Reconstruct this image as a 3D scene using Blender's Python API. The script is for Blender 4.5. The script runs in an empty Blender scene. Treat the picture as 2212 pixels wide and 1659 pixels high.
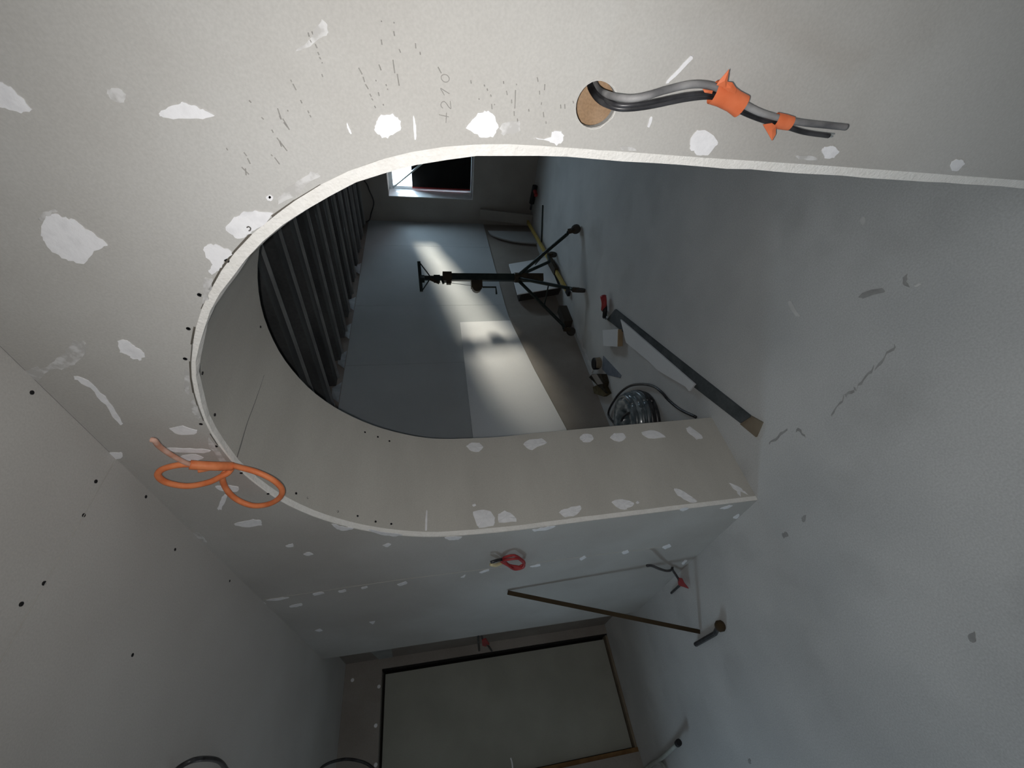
import bpy, bmesh, math, json, random
from mathutils import Vector, Matrix, noise
from mathutils.geometry import tessellate_polygon
random.seed(7)
S = bpy.context.scene
C = S.collection

# ------------------------------------------------------------ camera (phone held upright, picture stored on its side)
cam_d = bpy.data.cameras.new('camera'); cam = bpy.data.objects.new('camera', cam_d); C.objects.link(cam)
S.camera = cam
cam_d.sensor_fit = 'HORIZONTAL'; cam_d.sensor_width = 36.0
cam_d.lens = 36.0 * 904.34 / 2212.0
cam_d.clip_start = 0.02
RT = Vector((0.68633899, 0.72617538, -0.04010121)); DN = Vector((0.10545235, -0.15392024, -0.98244)); FW = Vector((-0.71959613, 0.67005811, -0.18221836))
M = Matrix((DN, RT, -FW)).transposed().to_4x4(); M.translation = Vector((0, 0, 1.6))
cam.matrix_world = M

# ------------------------------------------------------------ light
S.view_settings.view_transform = 'Standard'; S.view_settings.look = 'None'
S.view_settings.gamma = 1.0; S.view_settings.use_curve_mapping = False
S.view_settings.exposure = 0.28
W = bpy.data.worlds.new('world'); S.world = W; W.use_nodes = True
nt = W.node_tree; nt.nodes.clear()
o = nt.nodes.new('ShaderNodeOutputWorld'); b = nt.nodes.new('ShaderNodeBackground')
tc = nt.nodes.new('ShaderNodeTexCoord'); sx = nt.nodes.new('ShaderNodeSeparateXYZ'); rp = nt.nodes.new('ShaderNodeValToRGB')
rp.color_ramp.elements[0].position = 0.46; rp.color_ramp.elements[0].color = (0.10, 0.10, 0.11, 1)
rp.color_ramp.elements[1].position = 0.54; rp.color_ramp.elements[1].color = (0.64, 0.84, 1.0, 1)
ma = nt.nodes.new('ShaderNodeMath'); ma.operation = 'MULTIPLY_ADD'; ma.inputs[1].default_value = 0.5; ma.inputs[2].default_value = 0.5
nt.links.new(tc.outputs['Generated'], sx.inputs[0]); nt.links.new(sx.outputs['Z'], ma.inputs[0]); nt.links.new(ma.outputs[0], rp.inputs[0])
nt.links.new(rp.outputs[0], b.inputs[0]); b.inputs[1].default_value = 17.0; nt.links.new(b.outputs[0], o.inputs[0])

def lamp(name, kind, loc, energy, color, **kw):
    d = bpy.data.lights.new(name, kind); d.energy = energy; d.color = color
    for k, v in kw.items(): setattr(d, k, v)
    ob = bpy.data.objects.new(name, d); C.objects.link(ob); ob.location = loc
    return ob
def aim(ob, direction):
    ob.rotation_euler = Vector(direction).to_track_quat('-Z', 'Y').to_euler()
# low sun through the uncovered top of the far window
sun = lamp('sun', 'SUN', (0, 12, 6), 9.0, (1.0, 0.93, 0.78), angle=math.radians(9)); aim(sun, (-1.35, -2.4, -0.76))
# the phone's own flash, two centimetres from the lens
fl = lamp('phone_flash', 'SPOT', Vector((0, 0, 1.6)) - DN * 0.022 - RT * 0.012, 28.0, (1.0, 0.97, 0.94), spot_size=math.radians(165), spot_blend=1.0, shadow_soft_size=0.005)
aim(fl, FW)
# overhead fill lamp added to brighten the floors; then portals at both windows
for nm, loc, sxz, dr, en, col in (('overhead_fill', (0.70, -0.90, 2.485), (2.0, 1.7), (0, 0, -1), 9.0, (0.93, 0.97, 1.0)),):
    a = lamp(nm, 'AREA', loc, en, col, shape='RECTANGLE', size=sxz[0], size_y=sxz[1]); aim(a, dr)
po = lamp('far_window_portal', 'AREA', (-1.72, 6.66, 1.97), 1.0, (1, 1, 1), shape='RECTANGLE', size=2.0, size_y=0.36); aim(po, (0, -1, 0)); po.data.cycles.is_portal = True
po2 = lamp('side_window_portal', 'AREA', (-4.86, -1.65, 1.45), 1.0, (1, 1, 1), shape='RECTANGLE', size=0.8, size_y=0.9); aim(po2, (1, 0, 0)); po2.data.cycles.is_portal = True

# ------------------------------------------------------------ materials
def mat(name, c1, c2=None, scale=3.0, rough=0.9, speck=0.0, speck_scale=120.0, bump=0.0, bump_scale=60.0, metallic=0.0, lo=0.35, hi=0.65, stretch=None, detail=5.0, c3=None, c3_scale=1.2, c3_lo=0.5, c3_hi=0.75, spec=0.3):
    m = bpy.data.materials.new(name); m.use_nodes = True
    n = m.node_tree; n.nodes.clear(); L = n.links
    out = n.nodes.new('ShaderNodeOutputMaterial'); bs = n.nodes.new('ShaderNodeBsdfPrincipled'); L.new(bs.outputs[0], out.inputs[0])
    bs.inputs['Roughness'].default_value = rough; bs.inputs['Metallic'].default_value = metallic
    bs.inputs['Specular IOR Level'].default_value = spec
    c2 = c2 or tuple(min(1, v * 1.12) for v in c1)
    g = n.nodes.new('ShaderNodeNewGeometry'); mp = n.nodes.new('ShaderNodeMapping'); L.new(g.outputs['Position'], mp.inputs[0])
    if stretch: mp.inputs['Scale'].default_value = stretch
    ns = n.nodes.new('ShaderNodeTexNoise'); ns.inputs['Scale'].default_value = scale; ns.inputs['Detail'].default_value = detail; L.new(mp.outputs[0], ns.inputs[0])
    r = n.nodes.new('ShaderNodeValToRGB'); r.color_ramp.elements[0].position = lo; r.color_ramp.elements[1].position = hi
    r.color_ramp.elements[0].color = (*c1, 1); r.color_ramp.elements[1].color = (*c2, 1); L.new(ns.outputs[0], r.inputs[0])
    col = r.outputs[0]
    if c3:
        n3 = n.nodes.new('ShaderNodeTexNoise'); n3.inputs['Scale'].default_value = c3_scale; n3.inputs['Detail'].default_value = 8; L.new(mp.outputs[0], n3.inputs[0])
        mr = n.nodes.new('ShaderNodeMapRange'); mr.inputs[1].default_value = c3_lo; mr.inputs[2].default_value = c3_hi; L.new(n3.outputs[0], mr.inputs[0])
        mx = n.nodes.new('ShaderNodeMixRGB'); L.new(mr.outputs[0], mx.inputs[0]); L.new(col, mx.inputs[1]); mx.inputs[2].default_value = (*c3, 1); col = mx.outputs[0]
    if speck:
        n2 = n.nodes.new('ShaderNodeTexNoise'); n2.inputs['Scale'].default_value = speck_scale; n2.inputs['Detail'].default_value = 3; L.new(g.outputs['Position'], n2.inputs[0])
        m2 = n.nodes.new('ShaderNodeMapRange'); m2.inputs[1].default_value = 0.3; m2.inputs[2].default_value = 0.7; m2.inputs[3].default_value = 1 - speck; m2.inputs[4].default_value = 1 + speck; L.new(n2.outputs[0], m2.inputs[0])
        vm = n.nodes.new('ShaderNodeVectorMath'); vm.operation = 'SCALE'; L.new(col, vm.inputs[0]); L.new(m2.outputs[0], vm.inputs['Scale']); col = vm.outputs[0]
    L.new(col, bs.inputs['Base Color'])
    if bump:
        nb = n.nodes.new('ShaderNodeTexNoise'); nb.inputs['Scale'].default_value = bump_scale; nb.inputs['Detail'].default_value = 4; L.new(g.outputs['Position'], nb.inputs[0])
        bp = n.nodes.new('ShaderNodeBump'); bp.inputs['Strength'].default_value = bump; bp.inputs['Distance'].default_value = 0.004; L.new(nb.outputs[0], bp.inputs['Height']); L.new(bp.outputs[0], bs.inputs['Normal'])
    return m
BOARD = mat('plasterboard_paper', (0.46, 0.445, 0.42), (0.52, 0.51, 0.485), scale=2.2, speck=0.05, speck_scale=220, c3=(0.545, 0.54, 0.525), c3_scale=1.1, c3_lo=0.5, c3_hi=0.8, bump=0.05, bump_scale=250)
LINING = mat('lining_board', (0.50, 0.48, 0.44), (0.57, 0.55, 0.505), scale=4.0, speck=0.05, speck_scale=200, stretch=(1, .3, 1))
CEIL = mat('ceiling_board', (0.51, 0.49, 0.465), (0.56, 0.545, 0.52), scale=2.0, speck=0.05, speck_scale=200)
GYPSUM = mat('cut_gypsum', (0.86, 0.84, 0.80), (0.90, 0.885, 0.85), scale=30, speck=0.03, bump=0.5, bump_scale=160)
FILLER = mat('joint_filler', (0.80, 0.80, 0.82), (0.89, 0.89, 0.91), scale=40, lo=.3, hi=.55, bump=0.2, bump_scale=120)
SMEAR = mat('thin_filler_smear', (0.50, 0.49, 0.475), (0.68, 0.675, 0.67), scale=60, lo=.42, hi=.62)
FLOOR = mat('concrete_screed', (0.50, 0.51, 0.51), (0.60, 0.605, 0.60), scale=1.6, detail=9, speck=0.09, speck_scale=160, c3=(0.44, 0.445, 0.44), c3_scale=2.3, c3_lo=.55, c3_hi=.8, bump=0.08, bump_scale=90, rough=.8)
FLOORB = mat('floor_stain', (0.10, 0.09, 0.075), (0.15, 0.135, 0.115), scale=18)
CRACK = mat('crack_dirt', (0.30, 0.30, 0.295), (0.38, 0.38, 0.375), scale=30)
FLOORL = mat('floor_plaster_drop', (0.60, 0.60, 0.59), scale=20)
BACKW = mat('rear_wall_plaster', (0.33, 0.31, 0.285), (0.38, 0.36, 0.335), scale=2.5, speck=0.04)
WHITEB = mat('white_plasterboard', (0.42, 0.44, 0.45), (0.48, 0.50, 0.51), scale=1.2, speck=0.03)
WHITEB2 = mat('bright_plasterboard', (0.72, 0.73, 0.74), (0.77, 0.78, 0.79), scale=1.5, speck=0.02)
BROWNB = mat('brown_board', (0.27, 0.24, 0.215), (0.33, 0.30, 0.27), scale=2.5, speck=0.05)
DARK = mat('dark_void', (0.012, 0.011, 0.010), (0.02, 0.018, 0.017), scale=4)
FLANGE = mat('lit_joist_flange', (0.24, 0.25, 0.255), (0.34, 0.35, 0.355), scale=5, rough=.7)
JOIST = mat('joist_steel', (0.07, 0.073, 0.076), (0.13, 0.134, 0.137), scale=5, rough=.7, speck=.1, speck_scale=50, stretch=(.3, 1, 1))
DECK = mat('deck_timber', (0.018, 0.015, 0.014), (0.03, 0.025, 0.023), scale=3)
FOIL = mat('torn_foil', (0.30, 0.33, 0.36), (0.42, 0.45, 0.48), scale=14, rough=.5)
PENCIL = mat('pencil_mark', (0.11, 0.105, 0.10), (0.17, 0.165, 0.16), scale=120)
PENCIL2 = mat('soft_pencil', (0.30, 0.29, 0.275), (0.36, 0.35, 0.33), scale=90)
SCREW = mat('black_screw', (0.01, 0.01, 0.012), rough=.5)
CAVITY = mat('chipboard', (0.40, 0.265, 0.16), (0.47, 0.325, 0.21), scale=25, speck=.12, speck_scale=240)
CABG = mat('dusty_grey_cable', (0.11, 0.11, 0.115), (0.34, 0.335, 0.335), scale=22, rough=.55, stretch=(1, 1, .5))
CABB = mat('black_cable', (0.014, 0.014, 0.016), (0.05, 0.05, 0.055), scale=30, rough=.35, spec=.5)
ORANGE = mat('orange_tape', (0.66, 0.15, 0.055), (0.78, 0.21, 0.09), scale=25, rough=.5, spec=.4)
ORCAB = mat('orange_cable', (0.76, 0.20, 0.07), (0.88, 0.29, 0.12), scale=30, rough=.5)
ORDUST = mat('dusty_orange_cable', (0.62, 0.30, 0.20), (0.72, 0.45, 0.36), scale=40)
RED = mat('red_cable', (0.30, 0.03, 0.035), (0.40, 0.05, 0.05), scale=20, rough=.5)
YEL = mat('cream_cable', (0.68, 0.60, 0.38), scale=20)
WOOD = mat('brown_lath', (0.035, 0.024, 0.012), (0.06, 0.04, 0.02), scale=8, stretch=(1, 1, .2))
RUST = mat('brown_door_post', (0.16, 0.085, 0.035), (0.24, 0.14, 0.06), scale=12)
PANEL = mat('olive_grey_board', (0.33, 0.33, 0.285), (0.375, 0.375, 0.325), scale=3, speck=.03)
HOIST = mat('green_black_steel', (0.014, 0.022, 0.022), (0.03, 0.04, 0.037), scale=9, rough=.45, metallic=.3)
HOISTB = mat('brown_steel', (0.028, 0.02, 0.012), (0.055, 0.038, 0.02), scale=9, rough=.5)
RUBBER = mat('caster_rubber', (0.05, 0.045, 0.04), scale=20)
SLATE = mat('dark_plank', (0.05, 0.058, 0.062), (0.10, 0.11, 0.115), scale=6, stretch=(1, 1, 1), speck=.1, speck_scale=60)
TAN = mat('tan_wood', (0.20, 0.16, 0.115), (0.25, 0.21, 0.155), scale=8)
LEVEL = mat('yellow_level', (0.42, 0.31, 0.07), (0.52, 0.40, 0.12), scale=12, rough=.5)
COIL = mat('grey_conduit', (0.06, 0.075, 0.085), (0.13, 0.155, 0.17), scale=14, rough=.3, spec=.6)
FILM = mat('stretch_film', (0.10, 0.13, 0.145), (0.30, 0.34, 0.36), scale=16, lo=.45, hi=.75, rough=.18, spec=.7)
BLUE = mat('blue_grey_film', (0.12, 0.15, 0.20), (0.18, 0.21, 0.26), scale=14, rough=.4)
FRAMEW = mat('white_window_frame', (0.72, 0.75, 0.77), scale=10, rough=.5)
COVER = mat('black_sheet', (0.006, 0.006, 0.006), (0.010, 0.010, 0.010), scale=6)
HOSE = mat('pale_hose', (0.38, 0.40, 0.37), (0.46, 0.48, 0.45), scale=20)
STEELBAR = mat('grey_bar', (0.33, 0.36, 0.37), scale=15, rough=.4, metallic=.3)
GLASS = bpy.data.materials.new('window_glass'); GLASS.use_nodes = True
_n = GLASS.node_tree; _n.nodes.clear(); _o = _n.nodes.new('ShaderNodeOutputMaterial'); _mx = _n.nodes.new('ShaderNodeMixShader'); _t = _n.nodes.new('ShaderNodeBsdfTransparent'); _g = _n.nodes.new('ShaderNodeBsdfGlossy'); _g.inputs['Roughness'].default_value = .02
_mx.inputs[0].default_value = .06; _n.links.new(_t.outputs[0], _mx.inputs[1]); _n.links.new(_g.outputs[0], _mx.inputs[2]); _n.links.new(_mx.outputs[0], _o.inputs[0])

# ------------------------------------------------------------ mesh helpers
class MB:
    def __init__(self): self.v = []; self.f = []
    def add(self, vs, fs):
        k = len(self.v); self.v += [Vector(p) for p in vs]; self.f += [tuple(i + k for i in q) for q in fs]; return self
    def box(self, a, b):
        x0, y0, z0 = a; x1, y1, z1 = b
        return self.add([(x0, y0, z0), (x1, y0, z0), (x1, y1, z0), (x0, y1, z0), (x0, y0, z1), (x1, y0, z1), (x1, y1, z1), (x0, y1, z1)], [(0, 3, 2, 1), (4, 5, 6, 7), (0, 1, 5, 4), (1, 2, 6, 5), (2, 3, 7, 6), (3, 0, 4, 7)])
    def bar(self, a, b, w, h, up=(0, 0, 1)):
        a = Vector(a); b = Vector(b); d = (b - a).normalized(); up = Vector(up)
        s = d.cross(up)
        if s.length < 1e-4: s = d.cross(Vector((1, 0, 0)))
        s.normalize(); u = s.cross(d); s *= w / 2; u *= h / 2
        return self.add([a - s - u, a + s - u, a + s + u, a - s + u, b - s - u, b + s - u, b + s + u, b - s + u], [(0, 3, 2, 1), (4, 5, 6, 7), (0, 1, 5, 4), (1, 2, 6, 5), (2, 3, 7, 6), (3, 0, 4, 7)])
    def tube(self, pts, r, n=10, sub=5, smooth=True, r2=None, closed=False):
        P = [Vector(p) for p in pts]
        if smooth and len(P) > 2:
            Q = []
            for i in range(len(P) - 1):
                p0 = P[max(i - 1, 0)]; p1 = P[i]; p2 = P[i + 1]; p3 = P[min(i + 2, len(P) - 1)]
                for k in range(sub):
                    t = k / sub
                    Q.append(.5 * ((2 * p1) + (p2 - p0) * t + (2 * p0 - 5 * p1 + 4 * p2 - p3) * t * t + (3 * p1 - p0 - 3 * p2 + p3) * t ** 3))
            Q.append(P[-1]); P = Q
        k0 = len(self.v); prev = None; m = len(P)
        for i, p in enumerate(P):
            d = (P[min(i + 1, m - 1)] - P[max(i - 1, 0)])
            if d.length < 1e-9: d = Vector((0, 0, 1))
            d.normalize()
            if prev is None:
                ref = Vector((0, 1, 0)) if abs(d.y) < .9 else Vector((1, 0, 0)); s = d.cross(ref).normalized()
            else:
                s = prev - d * prev.dot(d); s.normalize()
            prev = s; u = d.cross(s)
            rr = r if r2 is None else r + (r2 - r) * i / (m - 1)
            for j in range(n):
                a = 2 * math.pi * j / n; self.v.append(p + (s * math.cos(a) + u * math.sin(a)) * rr)
        for i in range(m - 1):
            for j in range(n):
                a = k0 + i * n + j; b_ = k0 + i * n + (j + 1) % n
                self.f.append((a, b_, b_ + n, a + n))
        self.f.append(tuple(k0 + j for j in reversed(range(n)))); self.f.append(tuple(k0 + (m - 1) * n + j for j in range(n)))
        return self
    def lathe(self, c, prof, n=20, axis=(0, 0, 1)):
        ax = Vector(axis).normalized(); s = ax.orthogonal().normalized(); u = ax.cross(s); c = Vector(c); k0 = len(self.v)
        for r, h in prof:
            for j in range(n):
                a = 2 * math.pi * j / n; self.v.append(c + ax * h + (s * math.cos(a) + u * math.sin(a)) * r)
        for i in range(len(prof) - 1):
            for j in range(n):
                a = k0 + i * n + j; b_ = k0 + i * n + (j + 1) % n
                self.f.append((a, b_, b_ + n, a + n))
        self.f.append(tuple(k0 + j for j in reversed(range(n)))); self.f.append(tuple(k0 + (len(prof) - 1) * n + j for j in range(n)))
        return self
    def slab(self, poly, nrm, t):
        """flat polygon pulled up along nrm by t; solid"""
        P = [Vector(p) for p in poly]; nrm = Vector(nrm).normalized(); n = len(P)
        tri = tessellate_polygon([P]); k = len(self.v)
        self.v += P + [p + nrm * t for p in P]
        for a, b_, c in tri: self.f.append((k + a, k + b_, k + c)); self.f.append((k + n + c, k + n + b_, k + n + a))
        for i in range(n): j = (i + 1) % n; self.f.append((k + i, k + j, k + n + j, k + n + i))
        return self
    def slab_holes(self, loops, nrm, t):
        loops = [[Vector(p) for p in l] for l in loops]; nrm = Vector(nrm).normalized(); flat = [p for l in loops for p in l]; n = len(flat); k = len(self.v)
        self.v += flat + [p + nrm * t for p in flat]
        for a, b_, c in tessellate_polygon(loops): self.f.append((k + a, k + b_, k + c)); self.f.append((k + n + c, k + n + b_, k + n + a))
        q = 0
        for l in loops:
            m = len(l)
            for i in range(m): j = (i + 1) % m; self.f.append((k + q + i, k + q + j, k + n + q + j, k + n + q + i))
            q += m
        return self
    def build(self, name, m, parent=None, smooth=False, kind=None, label=None):
        me = bpy.data.meshes.new(name)
        off = Vector((0, 0, 0)); p = parent
        while p is not None: off += p.location; p = p.parent
        me.from_pydata([v - off for v in self.v], [], self.f); me.materials.append(m)
        bm = bmesh.new(); bm.from_mesh(me); bmesh.ops.recalc_face_normals(bm, faces=bm.faces); bm.to_mesh(me); bm.free()
        if smooth:
            for f in me.polygons: f.use_smooth = True
        ob = bpy.data.objects.new(name, me); C.objects.link(ob)
        if parent is not None: ob.parent = parent
        if kind: ob['kind'] = kind
        if label: ob['label'] = label
        return ob
def struct(name, mb, m, **k): return mb.build(name, m, None, kind='structure', **k)
def tag(o, label, cat, group=None):
    o['label'] = label; o['category'] = cat
    if group: o['group'] = group
    return o
def thing(name, label, cat, loc, group=None):
    o = bpy.data.objects.new(name, None); C.objects.link(o); o.location = loc; o.empty_display_size = .1
    return tag(o, label, cat, group)
def single(name, mb, m, label, cat, group=None, smooth=False):
    """one-mesh thing with its origin at its base"""
    n = len(mb.v); c = sum(mb.v, Vector()) / n; c.z = min(v.z for v in mb.v)
    mb.v = [v - c for v in mb.v]; ob = mb.build(name, m, None, smooth=smooth); ob.location = c
    return tag(ob, label, cat, group)

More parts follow.
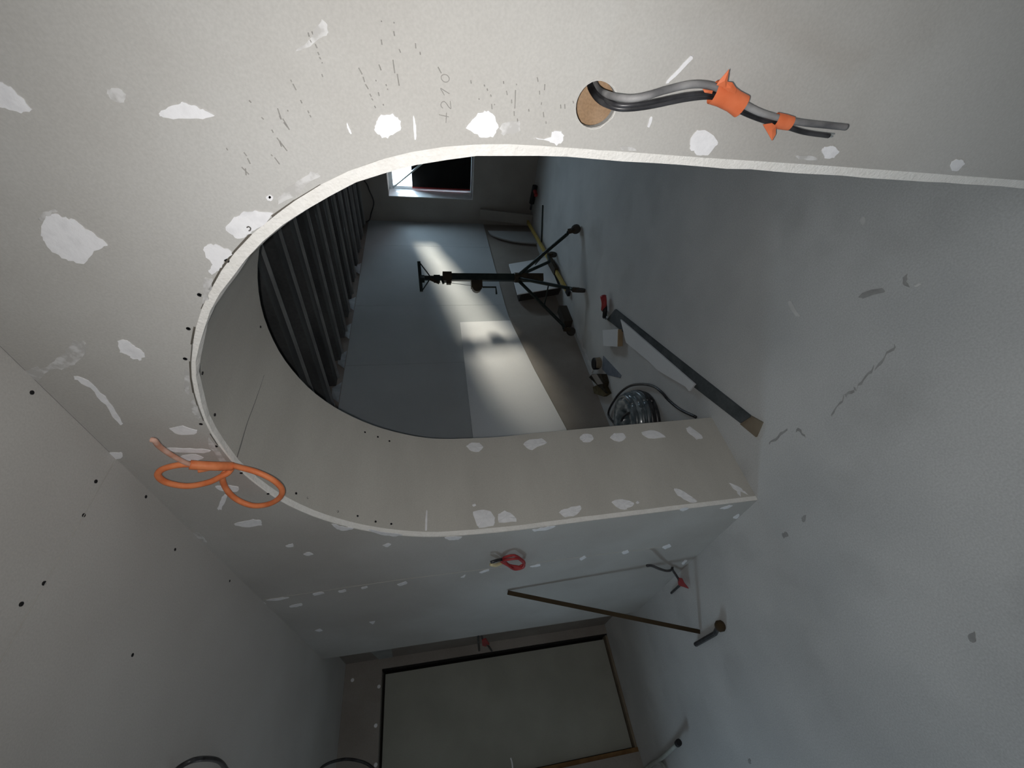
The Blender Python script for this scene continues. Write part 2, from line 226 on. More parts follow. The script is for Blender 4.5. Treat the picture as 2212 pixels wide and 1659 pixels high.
D = json.loads(r'''{"arch_in":[[-1.812,0.0],[-1.8141,0.0558],[-1.8162,0.1116],[-1.8183,0.1674],[-1.8204,0.2232],[-1.8225,0.279],[-1.8246,0.3348],[-1.8268,0.3905],[-1.829,0.4463],[-1.8314,0.5021],[-1.8337,0.5579],[-1.8361,0.6137],[-1.8385,0.6695],[-1.8408,0.7252],[-1.8432,0.781],[-1.8456,0.8368],[-1.8479,0.8926],[-1.8504,0.9484],[-1.8532,1.0041],[-1.8566,1.0598],[-1.8604,1.1155],[-1.8644,1.1712],[-1.868,1.2269],[-1.87,1.2826],[-1.8694,1.3383],[-1.8671,1.3941],[-1.8647,1.4498],[-1.8623,1.5055],[-1.8576,1.5609],[-1.8486,1.6157],[-1.835,1.6695],[-1.8168,1.7219],[-1.7943,1.7727],[-1.7682,1.8219],[-1.7393,1.8694],[-1.7069,1.9146],[-1.671,1.9569],[-1.6323,1.9969],[-1.5914,2.0345],[-1.5478,2.0686],[-1.5016,2.0994],[-1.4533,2.1268],[-1.4029,2.15],[-1.3506,2.1689],[-1.2973,2.1846],[-1.2432,2.1975],[-1.1885,2.2063],[-1.1331,2.211],[-1.0774,2.2126],[-1.0218,2.2112],[-0.9665,2.2055],[-0.9116,2.1959],[-0.8574,2.1829],[-0.8043,2.1665],[-0.7526,2.146],[-0.7028,2.1214],[-0.6547,2.0933],[-0.6088,2.0619],[-0.5652,2.0273],[-0.5233,1.9904],[-0.4835,1.9515],[-0.4465,1.91],[-0.4126,1.8659],[-0.3813,1.8197],[-0.353,1.7718],[-0.3288,1.7218],[-0.309,1.6699],[-0.2936,1.6164],[-0.2819,1.562],[-0.2735,1.5069],[-0.2684,1.4514],[-0.2661,1.3957],[-0.2653,1.3399],[-0.2651,1.2841],[-0.265,1.2283],[-0.2651,1.1724],[-0.2655,1.1166],[-0.266,1.0608],[-0.2666,1.005],[-0.2672,0.9491],[-0.2678,0.8933],[-0.2683,0.8375],[-0.2688,0.7816],[-0.2692,0.7258],[-0.2697,0.67],[-0.2701,0.6141],[-0.2703,0.5583],[-0.2705,0.5025],[-0.2707,0.4467],[-0.2709,0.3908],[-0.271,0.335],[-0.2712,0.2792],[-0.2713,0.2233],[-0.2714,0.1675],[-0.2713,0.1117],[-0.2712,0.0558],[-0.271,0.0]],
"arch_out":[[-1.818,0.0],[-1.8201,0.0556],[-1.8222,0.1114],[-1.8243,0.1672],[-1.8264,0.2229],[-1.8285,0.2787],[-1.8306,0.3345],[-1.8328,0.3903],[-1.835,0.4461],[-1.8374,0.5019],[-1.8397,0.5576],[-1.8421,0.6134],[-1.8445,0.6692],[-1.8468,0.725],[-1.8492,0.7808],[-1.8516,0.8365],[-1.8539,0.8923],[-1.8564,0.9481],[-1.8592,1.0038],[-1.8626,1.0595],[-1.8664,1.1151],[-1.8704,1.1708],[-1.874,1.2266],[-1.876,1.2825],[-1.8754,1.3385],[-1.8731,1.3943],[-1.8707,1.4501],[-1.8683,1.5059],[-1.8636,1.5617],[-1.8545,1.6169],[-1.8407,1.6712],[-1.8224,1.7241],[-1.7997,1.7753],[-1.7735,1.8248],[-1.7443,1.8727],[-1.7117,1.9183],[-1.6755,1.9609],[-1.6365,2.0012],[-1.5953,2.039],[-1.5513,2.0735],[-1.5047,2.1045],[-1.456,2.1322],[-1.4052,2.1556],[-1.3525,2.1746],[-1.2988,2.1904],[-1.2444,2.2034],[-1.1892,2.2123],[-1.1334,2.217],[-1.0774,2.2187],[-1.0214,2.2176],[-0.9655,2.2126],[-0.9099,2.204],[-0.8549,2.1922],[-0.8006,2.1768],[-0.7476,2.1573],[-0.6961,2.1339],[-0.6459,2.1072],[-0.5974,2.0774],[-0.5509,2.0444],[-0.5067,2.0084],[-0.4649,1.9693],[-0.4263,1.9267],[-0.3912,1.8813],[-0.3587,1.8341],[-0.3289,1.7848],[-0.3031,1.7329],[-0.2822,1.6788],[-0.2663,1.6233],[-0.2548,1.5669],[-0.2474,1.5101],[-0.2438,1.4531],[-0.243,1.3964],[-0.2433,1.3401],[-0.2435,1.2842],[-0.2438,1.2283],[-0.2442,1.1723],[-0.2447,1.1164],[-0.245,1.0606],[-0.2451,1.0047],[-0.245,0.9489],[-0.245,0.8931],[-0.245,0.8373],[-0.2452,0.7814],[-0.2455,0.7256],[-0.2458,0.6698],[-0.2463,0.614],[-0.2467,0.5582],[-0.2471,0.5024],[-0.2476,0.4466],[-0.2481,0.3908],[-0.2486,0.3349],[-0.249,0.2791],[-0.2492,0.2233],[-0.2493,0.1675],[-0.2493,0.1117],[-0.2491,0.0559],[-0.249,0.0]],
"arch_back":[[-1.79,0.0],[-1.7921,0.0558],[-1.7942,0.1116],[-1.7963,0.1674],[-1.7984,0.2232],[-1.8005,0.279],[-1.8026,0.3348],[-1.8048,0.3905],[-1.807,0.4463],[-1.8094,0.5021],[-1.8117,0.5579],[-1.8141,0.6137],[-1.8165,0.6695],[-1.8188,0.7252],[-1.8212,0.781],[-1.8236,0.8368],[-1.8259,0.8926],[-1.8284,0.9484],[-1.8312,1.0041],[-1.8346,1.0598],[-1.8384,1.1155],[-1.8424,1.1712],[-1.846,1.2269],[-1.848,1.2826],[-1.8474,1.3383],[-1.8451,1.3941],[-1.8427,1.4481],[-1.8403,1.5019],[-1.8356,1.5553],[-1.8266,1.6081],[-1.813,1.66],[-1.7948,1.7106],[-1.7728,1.7596],[-1.7475,1.8079],[-1.7193,1.8554],[-1.688,1.9006],[-1.6531,1.9429],[-1.6155,1.9829],[-1.5758,2.0205],[-1.5335,2.0546],[-1.4886,2.0854],[-1.4417,2.1128],[-1.3928,2.136],[-1.3421,2.1549],[-1.2903,2.1706],[-1.2379,2.1835],[-1.1847,2.1923],[-1.1309,2.197],[-1.0769,2.1986],[-1.0218,2.1972],[-0.9665,2.1915],[-0.9116,2.1819],[-0.8574,2.1689],[-0.8043,2.1525],[-0.7526,2.132],[-0.7028,2.1074],[-0.6547,2.0793],[-0.6088,2.0479],[-0.5652,2.0133],[-0.5233,1.9764],[-0.4835,1.9375],[-0.4465,1.896],[-0.4126,1.8519],[-0.3813,1.8057],[-0.353,1.7588],[-0.3288,1.7106],[-0.309,1.6604],[-0.2936,1.6088],[-0.2819,1.5563],[-0.2735,1.5032],[-0.2684,1.4496],[-0.2661,1.3957],[-0.2653,1.3399],[-0.2651,1.2841],[-0.265,1.2283],[-0.2651,1.1724],[-0.2655,1.1166],[-0.266,1.0608],[-0.2666,1.005],[-0.2672,0.9491],[-0.2678,0.8933],[-0.2683,0.8375],[-0.2688,0.7816],[-0.2692,0.7258],[-0.2697,0.67],[-0.2701,0.6141],[-0.2703,0.5583],[-0.2705,0.5025],[-0.2707,0.4467],[-0.2709,0.3908],[-0.271,0.335],[-0.2712,0.2792],[-0.2713,0.2233],[-0.2714,0.1675],[-0.2713,0.1117],[-0.2712,0.0558],[-0.271,0.0]],
